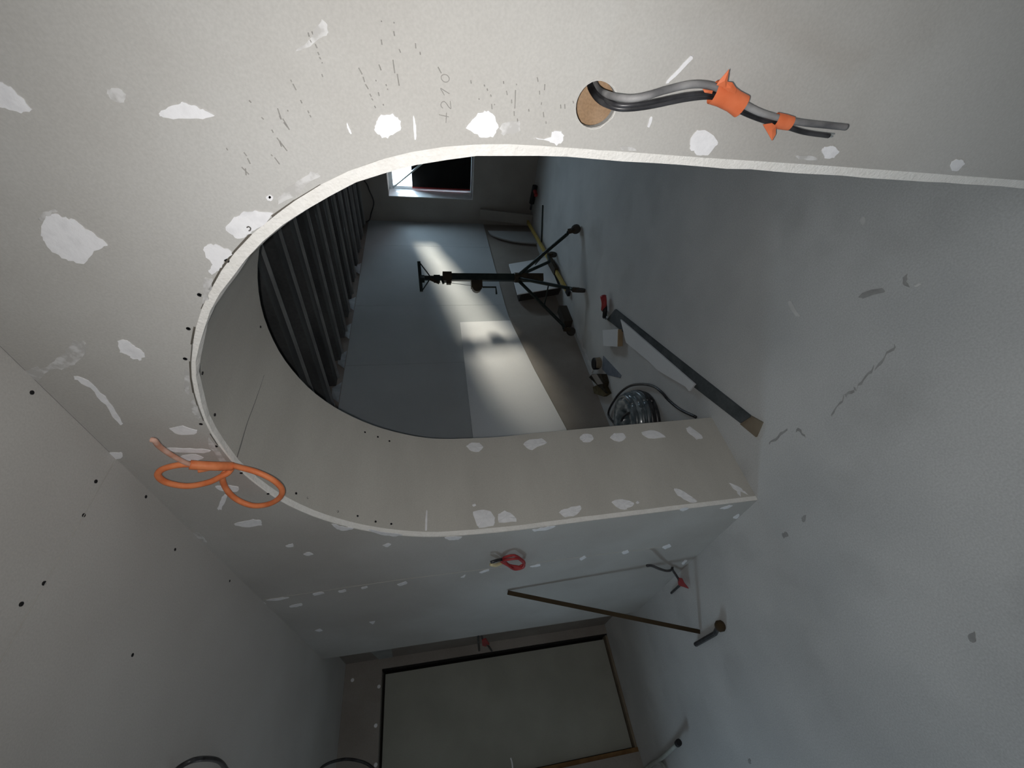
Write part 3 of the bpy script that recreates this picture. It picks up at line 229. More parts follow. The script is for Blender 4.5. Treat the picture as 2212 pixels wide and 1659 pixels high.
"w_white":[[[-0.2067,2.1807],[-0.207,2.1778],[-0.2089,2.1768],[-0.2113,2.1733],[-0.2116,2.1707],[-0.2141,2.1697],[-0.2163,2.1688],[-0.2212,2.1686],[-0.2238,2.1655],[-0.2263,2.1636],[-0.2321,2.1645],[-0.2371,2.1631],[-0.2389,2.1617],[-0.2422,2.1664],[-0.242,2.1698],[-0.2425,2.1741],[-0.245,2.1783],[-0.2426,2.1824],[-0.2419,2.186],[-0.2413,2.1905],[-0.2391,2.1942],[-0.2391,2.1962],[-0.2392,2.1989],[-0.2385,2.1983],[-0.2396,2.2024],[-0.236,2.2014],[-0.2315,2.2],[-0.2269,2.1974],[-0.2229,2.1973],[-0.2188,2.1931],[-0.2155,2.19],[-0.2109,2.1853]],[[-0.2304,1.9927],[-0.2284,1.9908],[-0.2265,1.9838],[-0.2231,1.979],[-0.221,1.9739],[-0.2198,1.9701],[-0.2186,1.9637],[-0.2172,1.9601],[-0.2146,1.9574],[-0.2162,1.9516],[-0.2177,1.9498],[-0.2185,1.9456],[-0.218,1.9424],[-0.2193,1.9385],[-0.2232,1.9361],[-0.2223,1.9319],[-0.2244,1.9297],[-0.2265,1.9247],[-0.2277,1.9226],[-0.2302,1.9183],[-0.2309,1.9188],[-0.2321,1.9224],[-0.2327,1.9248],[-0.2345,1.9319],[-0.2365,1.9369],[-0.2359,1.943],[-0.2361,1.9476],[-0.2368,1.9539],[-0.2373,1.9629],[-0.2377,1.9709],[-0.2393,1.9787],[-0.2382,1.9839],[-0.2375,1.992],[-0.2361,1.9936],[-0.2363,1.9957],[-0.2323,1.9953]],[[-0.4131,2.2506],[-0.4093,2.2471],[-0.4077,2.2452],[-0.4058,2.243],[-0.4012,2.2395],[-0.402,2.2381],[-0.4,2.232],[-0.3973,2.229],[-0.3961,2.2237],[-0.3971,2.2206],[-0.3997,2.219],[-0.4029,2.2182],[-0.4018,2.2117],[-0.4066,2.2101],[-0.4045,2.2056],[-0.4062,2.2015],[-0.4102,2.1992],[-0.4121,2.1987],[-0.4178,2.1957],[-0.4237,2.1942],[-0.4244,2.1918],[-0.4281,2.1872],[-0.4322,2.1849],[-0.4384,2.1839],[-0.4411,2.1808],[-0.4431,2.178],[-0.447,2.1766],[-0.4521,2.1752],[-0.4545,2.1759],[-0.4552,2.1815],[-0.4596,2.1873],[-0.4629,2.194],[-0.4654,2.2031],[-0.4725,2.2091],[-0.4815,2.2204],[-0.4856,2.224],[-0.4925,2.2331],[-0.4919,2.2376],[-0.4908,2.2448],[-0.4865,2.2461],[-0.4862,2.2545],[-0.4828,2.2557],[-0.4812,2.2619],[-0.4746,2.2624],[-0.4715,2.2653],[-0.4691,2.2698],[-0.4636,2.2698],[-0.4585,2.271],[-0.4506,2.2695],[-0.4474,2.2688],[-0.4462,2.2698],[-0.4391,2.2667],[-0.4372,2.2681],[-0.4319,2.2645],[-0.4231,2.259],[-0.4197,2.2572]],[[-0.6809,2.2725],[-0.6781,2.2651],[-0.6771,2.2611],[-0.6789,2.2585],[-0.6796,2.2539],[-0.6825,2.2535],[-0.6852,2.2509],[-0.6868,2.2511],[-0.6925,2.2501],[-0.6956,2.2478],[-0.7001,2.2475],[-0.705,2.2422],[-0.7108,2.2402],[-0.715,2.2405],[-0.7178,2.2388],[-0.7272,2.2419],[-0.7294,2.2426],[-0.7301,2.2448],[-0.731,2.25],[-0.7385,2.2537],[-0.7398,2.2587],[-0.7346,2.2592],[-0.7348,2.2644],[-0.7352,2.2681],[-0.7332,2.2695],[-0.7287,2.2717],[-0.7268,2.2699],[-0.7247,2.2705],[-0.7228,2.2728],[-0.7193,2.2744],[-0.7187,2.2766],[-0.7141,2.281],[-0.7136,2.2843],[-0.7074,2.2806],[-0.6951,2.2784],[-0.6854,2.2729]],[[-0.4127,1.9667],[-0.41,1.9643],[-0.405,1.9576],[-0.4011,1.9536],[-0.3932,1.9463],[-0.393,1.944],[-0.3895,1.9355],[-0.3844,1.9306],[-0.3818,1.9267],[-0.3831,1.9209],[-0.3817,1.912],[-0.3793,1.9074],[-0.3817,1.9015],[-0.382,1.8957],[-0.3821,1.8873],[-0.3824,1.8805],[-0.384,1.878],[-0.3872,1.8818],[-0.3918,1.8854],[-0.3996,1.8923],[-0.4032,1.8962],[-0.4056,1.8992],[-0.4092,1.9044],[-0.411,1.9082],[-0.4138,1.9142],[-0.417,1.9186],[-0.4194,1.9242],[-0.4247,1.9286],[-0.427,1.9359],[-0.4295,1.937],[-0.4334,1.9428],[-0.4335,1.9441],[-0.4349,1.9493],[-0.4352,1.9545],[-0.4333,1.9581],[-0.4274,1.9597],[-0.4275,1.961],[-0.4238,1.9648],[-0.4217,1.9661],[-0.4192,1.9685]],[[-0.4595,2.0216],[-0.4567,2.0195],[-0.4535,2.0176],[-0.45,2.0115],[-0.4484,2.0103],[-0.447,2.0034],[-0.45,2.0016],[-0.4473,1.9967],[-0.4493,1.9931],[-0.453,1.9882],[-0.4564,1.9855],[-0.4565,1.9787],[-0.4613,1.975],[-0.4636,1.9739],[-0.4652,1.9744],[-0.4669,1.975],[-0.4687,1.9745],[-0.4735,1.9819],[-0.4759,1.9845],[-0.478,1.9882],[-0.4808,1.9937],[-0.4887,1.9966],[-0.4897,1.9992],[-0.4974,2.0029],[-0.4979,2.0069],[-0.5044,2.0106],[-0.5052,2.0144],[-0.5085,2.0179],[-0.5112,2.0226],[-0.5139,2.0267],[-0.5118,2.0274],[-0.5076,2.03],[-0.5035,2.0291],[-0.5045,2.0289],[-0.5004,2.0239],[-0.4956,2.0216],[-0.491,2.0173],[-0.481,2.0185],[-0.4757,2.023],[-0.4647,2.0205]],[[-0.2223,1.6763],[-0.2209,1.6746],[-0.2177,1.673],[-0.2149,1.6704],[-0.2121,1.6679],[-0.2128,1.6629],[-0.2115,1.6584],[-0.2117,1.6538],[-0.209,1.6489],[-0.2128,1.6465],[-0.2144,1.6429],[-0.2142,1.6414],[-0.2174,1.6403],[-0.2191,1.6368],[-0.2241,1.6381],[-0.2274,1.6377],[-0.2291,1.637],[-0.2329,1.6387],[-0.2358,1.6445],[-0.2382,1.6482],[-0.2411,1.6525],[-0.2412,1.6549],[-0.2434,1.6584],[-0.2469,1.6606],[-0.246,1.6624],[-0.245,1.6643],[-0.2468,1.6704],[-0.2447,1.671],[-0.2416,1.6734],[-0.2418,1.6756],[-0.2404,1.6778],[-0.2364,1.6806],[-0.235,1.6814],[-0.2322,1.6797],[-0.2296,1.6798],[-0.2264,1.6773]],[[-0.2231,1.5298],[-0.22,1.5279],[-0.216,1.5244],[-0.2127,1.5215],[-0.2102,1.5196],[-0.2053,1.5145],[-0.2047,1.513],[-0.199,1.5101],[-0.1988,1.5066],[-0.198,1.5014],[-0.1947,1.499],[-0.1963,1.4963],[-0.1945,1.4929],[-0.1965,1.4901],[-0.1977,1.4874],[-0.1982,1.4856],[-0.2022,1.4808],[-0.2042,1.4801],[-0.2099,1.4784],[-0.2141,1.4746],[-0.2185,1.4732],[-0.2229,1.477],[-0.2268,1.4771],[-0.2286,1.4788],[-0.2343,1.482],[-0.2334,1.4869],[-0.2351,1.4907],[-0.2357,1.494],[-0.2355,1.4975],[-0.236,1.5026],[-0.2352,1.506],[-0.2311,1.5089],[-0.2305,1.515],[-0.2284,1.5181],[-0.2265,1.521],[-0.2248,1.5259]],[[-0.2323,1.4099],[-0.2304,1.4045],[-0.2315,1.3971],[-0.2317,1.3906],[-0.2282,1.3809],[-0.2277,1.3778],[-0.2238,1.3778],[-0.2193,1.3782],[-0.2192,1.3754],[-0.2172,1.373],[-0.2173,1.3686],[-0.2177,1.3621],[-0.2169,1.3612],[-0.2198,1.3598],[-0.2237,1.3544],[-0.226,1.3559],[-0.2292,1.3552],[-0.2315,1.3547],[-0.2367,1.3579],[-0.2371,1.3623],[-0.2412,1.3654],[-0.2372,1.37],[-0.2362,1.3779],[-0.2343,1.3807],[-0.2333,1.3871],[-0.2327,1.3919],[-0.2324,1.4003],[-0.2308,1.4067]],[[-0.2134,1.1091],[-0.2113,1.1082],[-0.2055,1.1061],[-0.2022,1.1037],[-0.1991,1.1017],[-0.1995,1.0978],[-0.1988,1.0937],[-0.198,1.0884],[-0.1987,1.0849],[-0.2014,1.0767],[-0.2034,1.0714],[-0.2061,1.0647],[-0.2105,1.0588],[-0.2125,1.0558],[-0.2132,1.0542],[-0.2169,1.0502],[-0.2207,1.0496],[-0.2235,1.0528],[-0.2293,1.055],[-0.2349,1.0572],[-0.2401,1.0601],[-0.2406,1.0656],[-0.2404,1.0706],[-0.2415,1.0757],[-0.241,1.0841],[-0.2365,1.0907],[-0.2337,1.0919],[-0.2343,1.0989],[-0.2308,1.103],[-0.2255,1.1038],[-0.2242,1.106],[-0.2177,1.1081]],[[-0.2187,0.8149],[-0.2148,0.8165],[-0.2128,0.8134],[-0.2111,0.8144],[-0.2106,0.808],[-0.21,0.8055],[-0.2084,0.8016],[-0.2089,0.7994],[-0.208,0.7973],[-0.2104,0.7884],[-0.214,0.7824],[-0.2162,0.7772],[-0.217,0.7743],[-0.2202,0.7741],[-0.2234,0.7766],[-0.2266,0.778],[-0.2297,0.7775],[-0.2293,0.7823],[-0.2315,0.7867],[-0.2317,0.7929],[-0.2314,0.7989],[-0.2288,0.8005],[-0.2248,0.8061],[-0.2216,0.8118]],[[-0.2269,0.4781],[-0.2254,0.4785],[-0.2212,0.4814],[-0.2204,0.4797],[-0.2177,0.4764],[-0.2156,0.4748],[-0.2171,0.466],[-0.2157,0.462],[-0.2171,0.4551],[-0.2189,0.4525],[-0.2206,0.45],[-0.2223,0.4448],[-0.2242,0.4432],[-0.2275,0.4457],[-0.2317,0.4451],[-0.2345,0.4458],[-0.2373,0.4457],[-0.239,0.4491],[-0.239,0.453],[-0.2387,0.46],[-0.2391,0.4614],[-0.2366,0.4653],[-0.2322,0.4724],[-0.2288,0.477]],[[-0.1299,1.1915],[-0.124,1.1871],[-0.112,1.1772],[-0.1038,1.1719],[-0.0942,1.1638],[-0.0945,1.16],[-0.093,1.1594],[-0.0938,1.1604],[-0.0978,1.1583],[-0.1041,1.1637],[-0.1133,1.1705],[-0.1235,1.1786],[-0.1316,1.1872],[-0.1331,1.1873],[-0.1344,1.1922],[-0.1335,1.1922]],[[-0.1993,1.2023],[-0.1955,1.202],[-0.1911,1.2023],[-0.1871,1.2025],[-0.1841,1.2012],[-0.1842,1.2002],[-0.1835,1.1998],[-0.1844,1.1987],[-0.1851,1.1979],[-0.1889,1.197],[-0.1933,1.197],[-0.1974,1.1975],[-0.2002,1.1981],[-0.2013,1.1987],[-0.2004,1.2012],[-0.2001,1.2021]],[[-0.7832,2.4039],[-0.7865,2.3991],[-0.7914,2.3948],[-0.7987,2.3896],[-0.8079,2.3885],[-0.8252,2.3871],[-0.8414,2.3882],[-0.8532,2.3837],[-0.8764,2.3873],[-0.8948,2.3877],[-0.9154,2.3921],[-0.9373,2.3941],[-0.9576,2.4],[-0.9582,2.3981],[-0.9627,2.4022],[-0.9642,2.4042],[-0.9635,2.4066],[-0.9511,2.4062],[-0.9309,2.4073],[-0.9056,2.4015],[-0.8842,2.3976],[-0.8712,2.4012],[-0.8536,2.4011],[-0.837,2.3972],[-0.8218,2.3977],[-0.8174,2.4022],[-0.8074,2.4083],[-0.7951,2.4084],[-0.7931,2.4138],[-0.7883,2.4114],[-0.783,2.4099],[-0.7834,2.4082]],[[-0.9888,2.3049],[-0.988,2.3],[-0.9851,2.2892],[-0.9824,2.2782],[-0.9803,2.2698],[-0.9881,2.263],[-0.995,2.2558],[-0.9993,2.25],[-1.0033,2.2434],[-1.01,2.247],[-1.0147,2.249],[-1.0179,2.2537],[-1.0203,2.258],[-1.0201,2.2667],[-1.0202,2.276],[-1.0191,2.2876],[-1.0161,2.2946],[-1.0103,2.3004],[-1.0007,2.302],[-0.9932,2.3042]],[[-1.0827,2.4946],[-1.0805,2.4872],[-1.0808,2.4792],[-1.0834,2.4705],[-1.0814,2.4634],[-1.0879,2.4628],[-1.0934,2.4651],[-1.1005,2.4683],[-1.1038,2.4704],[-1.1103,2.4773],[-1.1116,2.4822],[-1.1118,2.4874],[-1.1131,2.4943],[-1.1069,2.4968],[-1.0985,2.4978],[-1.0913,2.4977]],[[-1.0766,2.3556],[-1.0753,2.3417],[-1.0778,2.3263],[-1.0823,2.3098],[-1.083,2.2943],[-1.0883,2.2808],[-1.0892,2.2655],[-1.0942,2.2552],[-1.0993,2.2456],[-1.103,2.2481],[-1.1064,2.2525],[-1.1072,2.2592],[-1.1105,2.2681],[-1.1067,2.2827],[-1.1039,2.3022],[-1.1004,2.3197],[-1.0972,2.3353],[-1.0909,2.3424],[-1.0859,2.3501],[-1.0812,2.3548]],[[-1.1203,2.3329],[-1.115,2.3252],[-1.1133,2.3152],[-1.1131,2.3077],[-1.1123,2.3001],[-1.114,2.2916],[-1.1197,2.2855],[-1.1269,2.2796],[-1.1334,2.2771],[-1.1378,2.2816],[-1.1413,2.2906],[-1.1458,2.2988],[-1.1461,2.3068],[-1.1442,2.3128],[-1.1435,2.3219],[-1.1421,2.329],[-1.1361,2.3333],[-1.1336,2.3346],[-1.1302,2.3345],[-1.1226,2.3339]],[[-1.2938,2.3045],[-1.2917,2.2977],[-1.2941,2.2893],[-1.2939,2.2797],[-1.2923,2.2697],[-1.2953,2.2616],[-1.3004,2.2562],[-1.3036,2.2484],[-1.3081,2.2418],[-1.3162,2.2438],[-1.3228,2.2448],[-1.3322,2.2509],[-1.3368,2.2566],[-1.3357,2.2655],[-1.3339,2.2761],[-1.3291,2.2868],[-1.3249,2.2954],[-1.3181,2.3011],[-1.3106,2.304],[-1.3005,2.3058]],[[-1.4338,2.3494],[-1.4216,2.3411],[-1.409,2.3346],[-1.3941,2.3273],[-1.3778,2.3175],[-1.3632,2.3107],[-1.3586,2.306],[-1.3535,2.3011],[-1.3474,2.2968],[-1.3513,2.2933],[-1.3576,2.2935],[-1.3583,2.2926],[-1.3691,2.2974],[-1.3898,2.3082],[-1.406,2.3172],[-1.4245,2.3308],[-1.4474,2.3411],[-1.4423,2.3453],[-1.4477,2.3504],[-1.4392,2.3505]],[[-1.557,2.3385],[-1.5525,2.3315],[-1.548,2.3203],[-1.5461,2.3101],[-1.5431,2.2969],[-1.5421,2.2845],[-1.5348,2.2695],[-1.5426,2.2622],[-1.5442,2.2503],[-1.5508,2.2472],[-1.5652,2.2487],[-1.5763,2.253],[-1.5872,2.2544],[-1.586,2.266],[-1.5906,2.2831],[-1.5933,2.2988],[-1.5896,2.3119],[-1.5842,2.3216],[-1.5742,2.3295],[-1.5695,2.3386]],[[-1.7822,2.2241],[-1.7799,2.2182],[-1.7736,2.2095],[-1.7733,2.2016],[-1.7695,2.1938],[-1.777,2.1945],[-1.7818,2.1939],[-1.792,2.1967],[-1.7991,2.1979],[-1.7993,2.2035],[-1.8011,2.2096],[-1.7999,2.215],[-1.7992,2.2193],[-1.7953,2.2211],[-1.7926,2.2244],[-1.7849,2.2245]],[[-1.8806,2.1794],[-1.8781,2.1745],[-1.8701,2.166],[-1.8687,2.1598],[-1.8696,2.1539],[-1.8755,2.15],[-1.8804,2.1468],[-1.8907,2.1437],[-1.898,2.1432],[-1.8984,2.1476],[-1.9001,2.1541],[-1.9049,2.1612],[-1.9038,2.1675],[-1.9018,2.172],[-1.8944,2.1758],[-1.8879,2.1795]],[[-1.8792,1.8531],[-1.8764,1.8476],[-1.8713,1.8415],[-1.8667,1.835],[-1.8632,1.8289],[-1.8648,1.8242],[-1.8723,1.8207],[-1.8737,1.8169],[-1.879,1.8166],[-1.886,1.821],[-1.8903,1.8247],[-1.8995,1.8309],[-1.9024,1.8357],[-1.8985,1.842],[-1.8912,1.8458],[-1.8859,1.8494]],[[-1.6316,2.0186],[-1.63,2.0119],[-1.6393,2.001],[-1.655,1.9941],[-1.6591,1.9827],[-1.67,1.9728],[-1.6729,1.9622],[-1.6785,1.9532],[-1.6881,1.9451],[-1.6946,1.9517],[-1.6929,1.962],[-1.6973,1.9702],[-1.6981,1.978],[-1.6985,1.9858],[-1.6947,1.9939],[-1.6828,2.0001],[-1.6788,2.0065],[-1.6658,2.0096],[-1.6518,2.0142],[-1.6343,2.0166]],[[-1.7087,1.8902],[-1.712,1.881],[-1.7248,1.8653],[-1.7411,1.8496],[-1.7506,1.8331],[-1.7623,1.8149],[-1.773,1.7912],[-1.7816,1.7743],[-1.7965,1.7596],[-1.8002,1.766],[-1.7953,1.7759],[-1.8022,1.7884],[-1.8002,1.8007],[-1.7874,1.815],[-1.7812,1.8322],[-1.7708,1.8473],[-1.7562,1.86],[-1.7429,1.8712],[-1.7326,1.8809],[-1.7129,1.8886]],[[-1.8633,1.5821],[-1.8635,1.5661],[-1.8657,1.5449],[-1.8712,1.5207],[-1.8771,1.5037],[-1.8812,1.5043],[-1.8917,1.5084],[-1.8977,1.5143],[-1.9045,1.5202],[-1.9029,1.5309],[-1.9035,1.5408],[-1.9012,1.5526],[-1.8994,1.562],[-1.887,1.57],[-1.8795,1.5782],[-1.869,1.5821]],[[-1.8806,1.1727],[-1.8784,1.163],[-1.8807,1.147],[-1.8698,1.1348],[-1.8738,1.1188],[-1.8648,1.1025],[-1.8652,1.0887],[-1.8647,1.0721],[-1.8678,1.0629],[-1.8744,1.0647],[-1.8845,1.0708],[-1.8921,1.0804],[-1.8988,1.0913],[-1.9042,1.1052],[-1.9032,1.1241],[-1.901,1.1442],[-1.9053,1.159],[-1.9004,1.1649],[-1.8894,1.1706],[-1.8862,1.1737]],[[-2.3745,2.2516],[-2.3687,2.2426],[-2.366,2.2287],[-2.3624,2.2159],[-2.3643,2.2065],[-2.3681,2.2029],[-2.3774,2.1993],[-2.3811,2.1986],[-2.3892,2.1991],[-2.3923,2.2093],[-2.3992,2.2249],[-2.4027,2.2383],[-2.4057,2.249],[-2.3977,2.2514],[-2.3875,2.2534],[-2.381,2.253]],[[-2.3823,2.1306],[-2.3772,2.1248],[-2.3782,2.115],[-2.3714,2.1045],[-2.3689,2.0945],[-2.3736,2.0932],[-2.3839,2.0931],[-2.3904,2.0918],[-2.3996,2.0936],[-2.4017,2.0998],[-2.4086,2.1101],[-2.4103,2.1177],[-2.4095,2.1255],[-2.4053,2.1289],[-2.3979,2.1301],[-2.3919,2.1328]],[[-2.3885,1.836],[-2.3844,1.8289],[-2.377,1.8158],[-2.3701,1.8042],[-2.3607,1.7924],[-2.3646,1.7879],[-2.3794,1.7854],[-2.3846,1.783],[-2.3917,1.7842],[-2.4023,1.7911],[-2.4077,1.8023],[-2.4166,1.815],[-2.4185,1.8229],[-2.4149,1.8289],[-2.4027,1.8336],[-2.3987,1.8351]],[[-2.3733,2.0158],[-2.3661,2.0097],[-2.3674,2.0016],[-2.3616,1.9934],[-2.3601,1.9862],[-2.3661,1.9858],[-2.3732,1.9844],[-2.3802,1.9856],[-2.3834,1.9859],[-2.3863,1.9922],[-2.3935,1.9992],[-2.3913,2.0066],[-2.3975,2.0122],[-2.3904,2.0149],[-2.3842,2.0157],[-2.3771,2.017]],[[-2.3394,0.8342],[-2.3266,0.8312],[-2.3216,0.8246],[-2.3045,0.8194],[-2.3038,0.8148],[-2.3039,0.8086],[-2.3165,0.8049],[-2.3246,0.8],[-2.3306,0.7952],[-2.3425,0.8002],[-2.3518,0.8063],[-2.3608,0.8101],[-2.3697,0.8141],[-2.3674,0.8193],[-2.3539,0.8278],[-2.3463,0.8315]],[[-2.3169,0.5842],[-2.3063,0.5806],[-2.3053,0.5718],[-2.3,0.5641],[-2.2904,0.5595],[-2.2998,0.5539],[-2.3134,0.5458],[-2.3223,0.5398],[-2.3312,0.5365],[-2.3392,0.5411],[-2.3481,0.5475],[-2.3519,0.5571],[-2.3517,0.5626],[-2.3463,0.5707],[-2.3315,0.5786],[-2.3235,0.5838]],[[-2.3158,0.335],[-2.3028,0.333],[-2.294,0.3223],[-2.2882,0.314],[-2.2772,0.3062],[-2.2869,0.2946],[-2.296,0.2898],[-2.3127,0.2791],[-2.3158,0.2744],[-2.3315,0.2785],[-2.3378,0.2846],[-2.3442,0.2931],[-2.3545,0.2987],[-2.3495,0.3055],[-2.3328,0.3205],[-2.328,0.3278]],[[-2.362,1.1168],[-2.3598,1.1053],[-2.3557,1.0918],[-2.3451,1.0778],[-2.3454,1.0657],[-2.3474,1.0621],[-2.3609,1.0591],[-2.3715,1.0562],[-2.3763,1.0554],[-2.3794,1.0655],[-2.3831,1.0775],[-2.3813,1.0893],[-2.3814,1.1015],[-2.3757,1.1088],[-2.3751,1.1133],[-2.3687,1.1171]],[[-2.3596,1.4003],[-2.3499,1.39],[-2.3388,1.3787],[-2.3324,1.3654],[-2.3296,1.3521],[-2.3286,1.3507],[-2.3384,1.3491],[-2.3447,1.3475],[-2.3579,1.3499],[-2.3587,1.3582],[-2.3659,1.3669],[-2.3711,1.3781],[-2.3786,1.387],[-2.3729,1.3942],[-2.3707,1.3973],[-2.3641,1.4013]],[[-2.4018,1.502],[-2.396,1.4971],[-2.3862,1.4889],[-2.3738,1.4828],[-2.3693,1.4759],[-2.3743,1.4763],[-2.3885,1.4766],[-2.4006,1.4794],[-2.4092,1.4816],[-2.4105,1.4863],[-2.4075,1.4926],[-2.4072,1.4971]],[[-1.8282,0.4334],[-1.8215,0.4314],[-1.8185,0.424],[-1.815,0.4154],[-1.8134,0.4096],[-1.8143,0.402],[-1.8182,0.3943],[-1.8204,0.39],[-1.827,0.3843],[-1.8346,0.3866],[-1.8417,0.3908],[-1.8476,0.3979],[-1.8547,0.4047],[-1.8468,0.4128],[-1.8438,0.4202],[-1.8359,0.4288]],[[-1.8684,0.19],[-1.8572,0.1845],[-1.851,0.1742],[-1.8464,0.1602],[-1.8376,0.151],[-1.8415,0.1422],[-1.8438,0.1355],[-1.8458,0.1294],[-1.8495,0.1243],[-1.8546,0.128],[-1.8681,0.1329],[-1.8762,0.1389],[-1.8783,0.1497],[-1.8802,0.1579],[-1.8724,0.1729],[-1.8725,0.182]],[[-1.9924,0.0444],[-1.9903,0.0409],[-1.9775,0.0371],[-1.9667,0.0359],[-1.961,0.0301],[-1.9624,0.0259],[-1.9743,0.0159],[-1.9849,0.0117],[-1.9894,0.009],[-1.9973,0.0086],[-2.0121,0.0057],[-2.0231,0.0097],[-2.0198,0.0165],[-2.0158,0.0228],[-2.013,0.0309],[-2.0086,0.0351]],[[-2.6481,0.0636],[-2.6312,0.0671],[-2.6175,0.0653],[-2.5958,0.0675],[-2.5876,0.0654],[-2.5912,0.0615],[-2.5989,0.0496],[-2.5981,0.0468],[-2.6123,0.0405],[-2.6302,0.0385],[-2.6391,0.0419],[-2.6669,0.0362],[-2.6767,0.0398],[-2.6793,0.0442],[-2.6628,0.0517],[-2.6664,0.055]],[[-2.4058,2.5145],[-2.4067,2.5075],[-2.389,2.4988],[-2.4075,2.4984],[-2.4069,2.4896],[-2.4343,2.4891],[-2.4834,2.4947],[-2.5208,2.5048],[-2.5545,2.5098],[-2.5858,2.5148],[-2.6008,2.5305],[-2.6076,2.5405],[-2.6086,2.5419],[-2.6531,2.5635],[-2.6823,2.5695],[-2.7385,2.5948],[-2.7642,2.6094],[-2.7676,2.6112],[-2.7559,2.6178],[-2.7352,2.6195],[-2.7178,2.6133],[-2.6804,2.6053],[-2.6564,2.5958],[-2.6177,2.5894],[-2.5718,2.5703],[-2.5338,2.5624],[-2.4826,2.5405],[-2.4527,2.5348]],[[-2.3855,2.473],[-2.3793,2.4565],[-2.3752,2.4354],[-2.3766,2.4137],[-2.3721,2.3935],[-2.3794,2.3841],[-2.3811,2.3757],[-2.387,2.3682],[-2.3893,2.3663],[-2.3977,2.3774],[-2.4001,2.3934],[-2.4083,2.4107],[-2.4096,2.4255],[-2.4063,2.4404],[-2.3979,2.4534],[-2.3918,2.4663]],[[-2.5183,2.3993],[-2.5071,2.3854],[-2.5,2.3664],[-2.4987,2.3516],[-2.497,2.3368],[-2.5017,2.333],[-2.5171,2.3343],[-2.5231,2.3354],[-2.5355,2.3428],[-2.533,2.3527],[-2.5424,2.3672],[-2.5386,2.3805],[-2.5402,2.3925],[-2.5386,2.3982],[-2.5287,2.4003],[-2.5245,2.4001]],[[-3.0143,2.3808],[-3.0079,2.3748],[-3.0031,2.3677],[-2.997,2.3576],[-2.9927,2.3503],[-2.9996,2.346],[-3.0143,2.3439],[-3.028,2.3427],[-3.0366,2.3404],[-3.0479,2.3478],[-3.0445,2.3521],[-3.0521,2.3608],[-3.0456,2.3666],[-3.0388,2.3717],[-3.0306,2.3762],[-3.0224,2.3803]],[[-2.9899,2.0569],[-2.9923,2.0501],[-2.9915,2.0419],[-2.9913,2.0308],[-2.9941,2.0238],[-3.0113,2.0286],[-3.03,2.0333],[-3.0428,2.0402],[-3.0541,2.0451],[-3.0381,2.05],[-3.0224,2.053],[-3.0072,2.0579]],[[-0.3545,1.8814],[-0.3529,1.8801],[-0.3515,1.8775],[-0.3515,1.8773],[-0.35,1.8749],[-0.35,1.8732],[-0.3512,1.8711],[-0.3523,1.8707],[-0.3534,1.8692],[-0.3544,1.8699],[-0.3562,1.8701],[-0.3583,1.872],[-0.3596,1.8726],[-0.361,1.8752],[-0.3608,1.8766],[-0.3601,1.8778],[-0.3606,1.8796],[-0.3589,1.8806],[-0.3579,1.8808],[-0.3562,1.8818]],[[-0.3543,1.8776],[-0.3535,1.8765],[-0.3525,1.8757],[-0.3519,1.8753],[-0.3517,1.8746],[-0.3521,1.874],[-0.3526,1.8733],[-0.3538,1.8729],[-0.3547,1.8728],[-0.3551,1.8733],[-0.3563,1.8746],[-0.3568,1.8755],[-0.357,1.8758],[-0.3568,1.8765],[-0.3557,1.877],[-0.3551,1.8773]],[[-0.2095,1.6161],[-0.2115,1.6153],[-0.2157,1.6141],[-0.2206,1.6136],[-0.225,1.6126],[-0.23,1.6128],[-0.2355,1.613],[-0.2405,1.613],[-0.2447,1.6139],[-0.246,1.6145],[-0.2463,1.6154],[-0.2463,1.6163],[-0.2451,1.6166],[-0.2413,1.617],[-0.2367,1.6169],[-0.2323,1.6173],[-0.2279,1.6173],[-0.2223,1.617],[-0.2172,1.6171],[-0.2123,1.6169]],[[-0.2269,1.7231],[-0.2288,1.722],[-0.2313,1.7215],[-0.2347,1.7204],[-0.2376,1.7192],[-0.2392,1.7185],[-0.2405,1.7186],[-0.2422,1.718],[-0.2438,1.7183],[-0.2435,1.7186],[-0.2435,1.7192],[-0.2441,1.7199],[-0.243,1.7205],[-0.2413,1.722],[-0.2387,1.7223],[-0.2364,1.7232],[-0.2339,1.724],[-0.232,1.7237],[-0.23,1.7239],[-0.2283,1.7234]],[[-0.1594,1.2151],[-0.1587,1.2151],[-0.1583,1.2148],[-0.1575,1.2148],[-0.1573,1.2142],[-0.1574,1.2139],[-0.1576,1.2129],[-0.158,1.2126],[-0.1585,1.2122],[-0.1586,1.2127],[-0.159,1.2135],[-0.1593,1.2146]]],
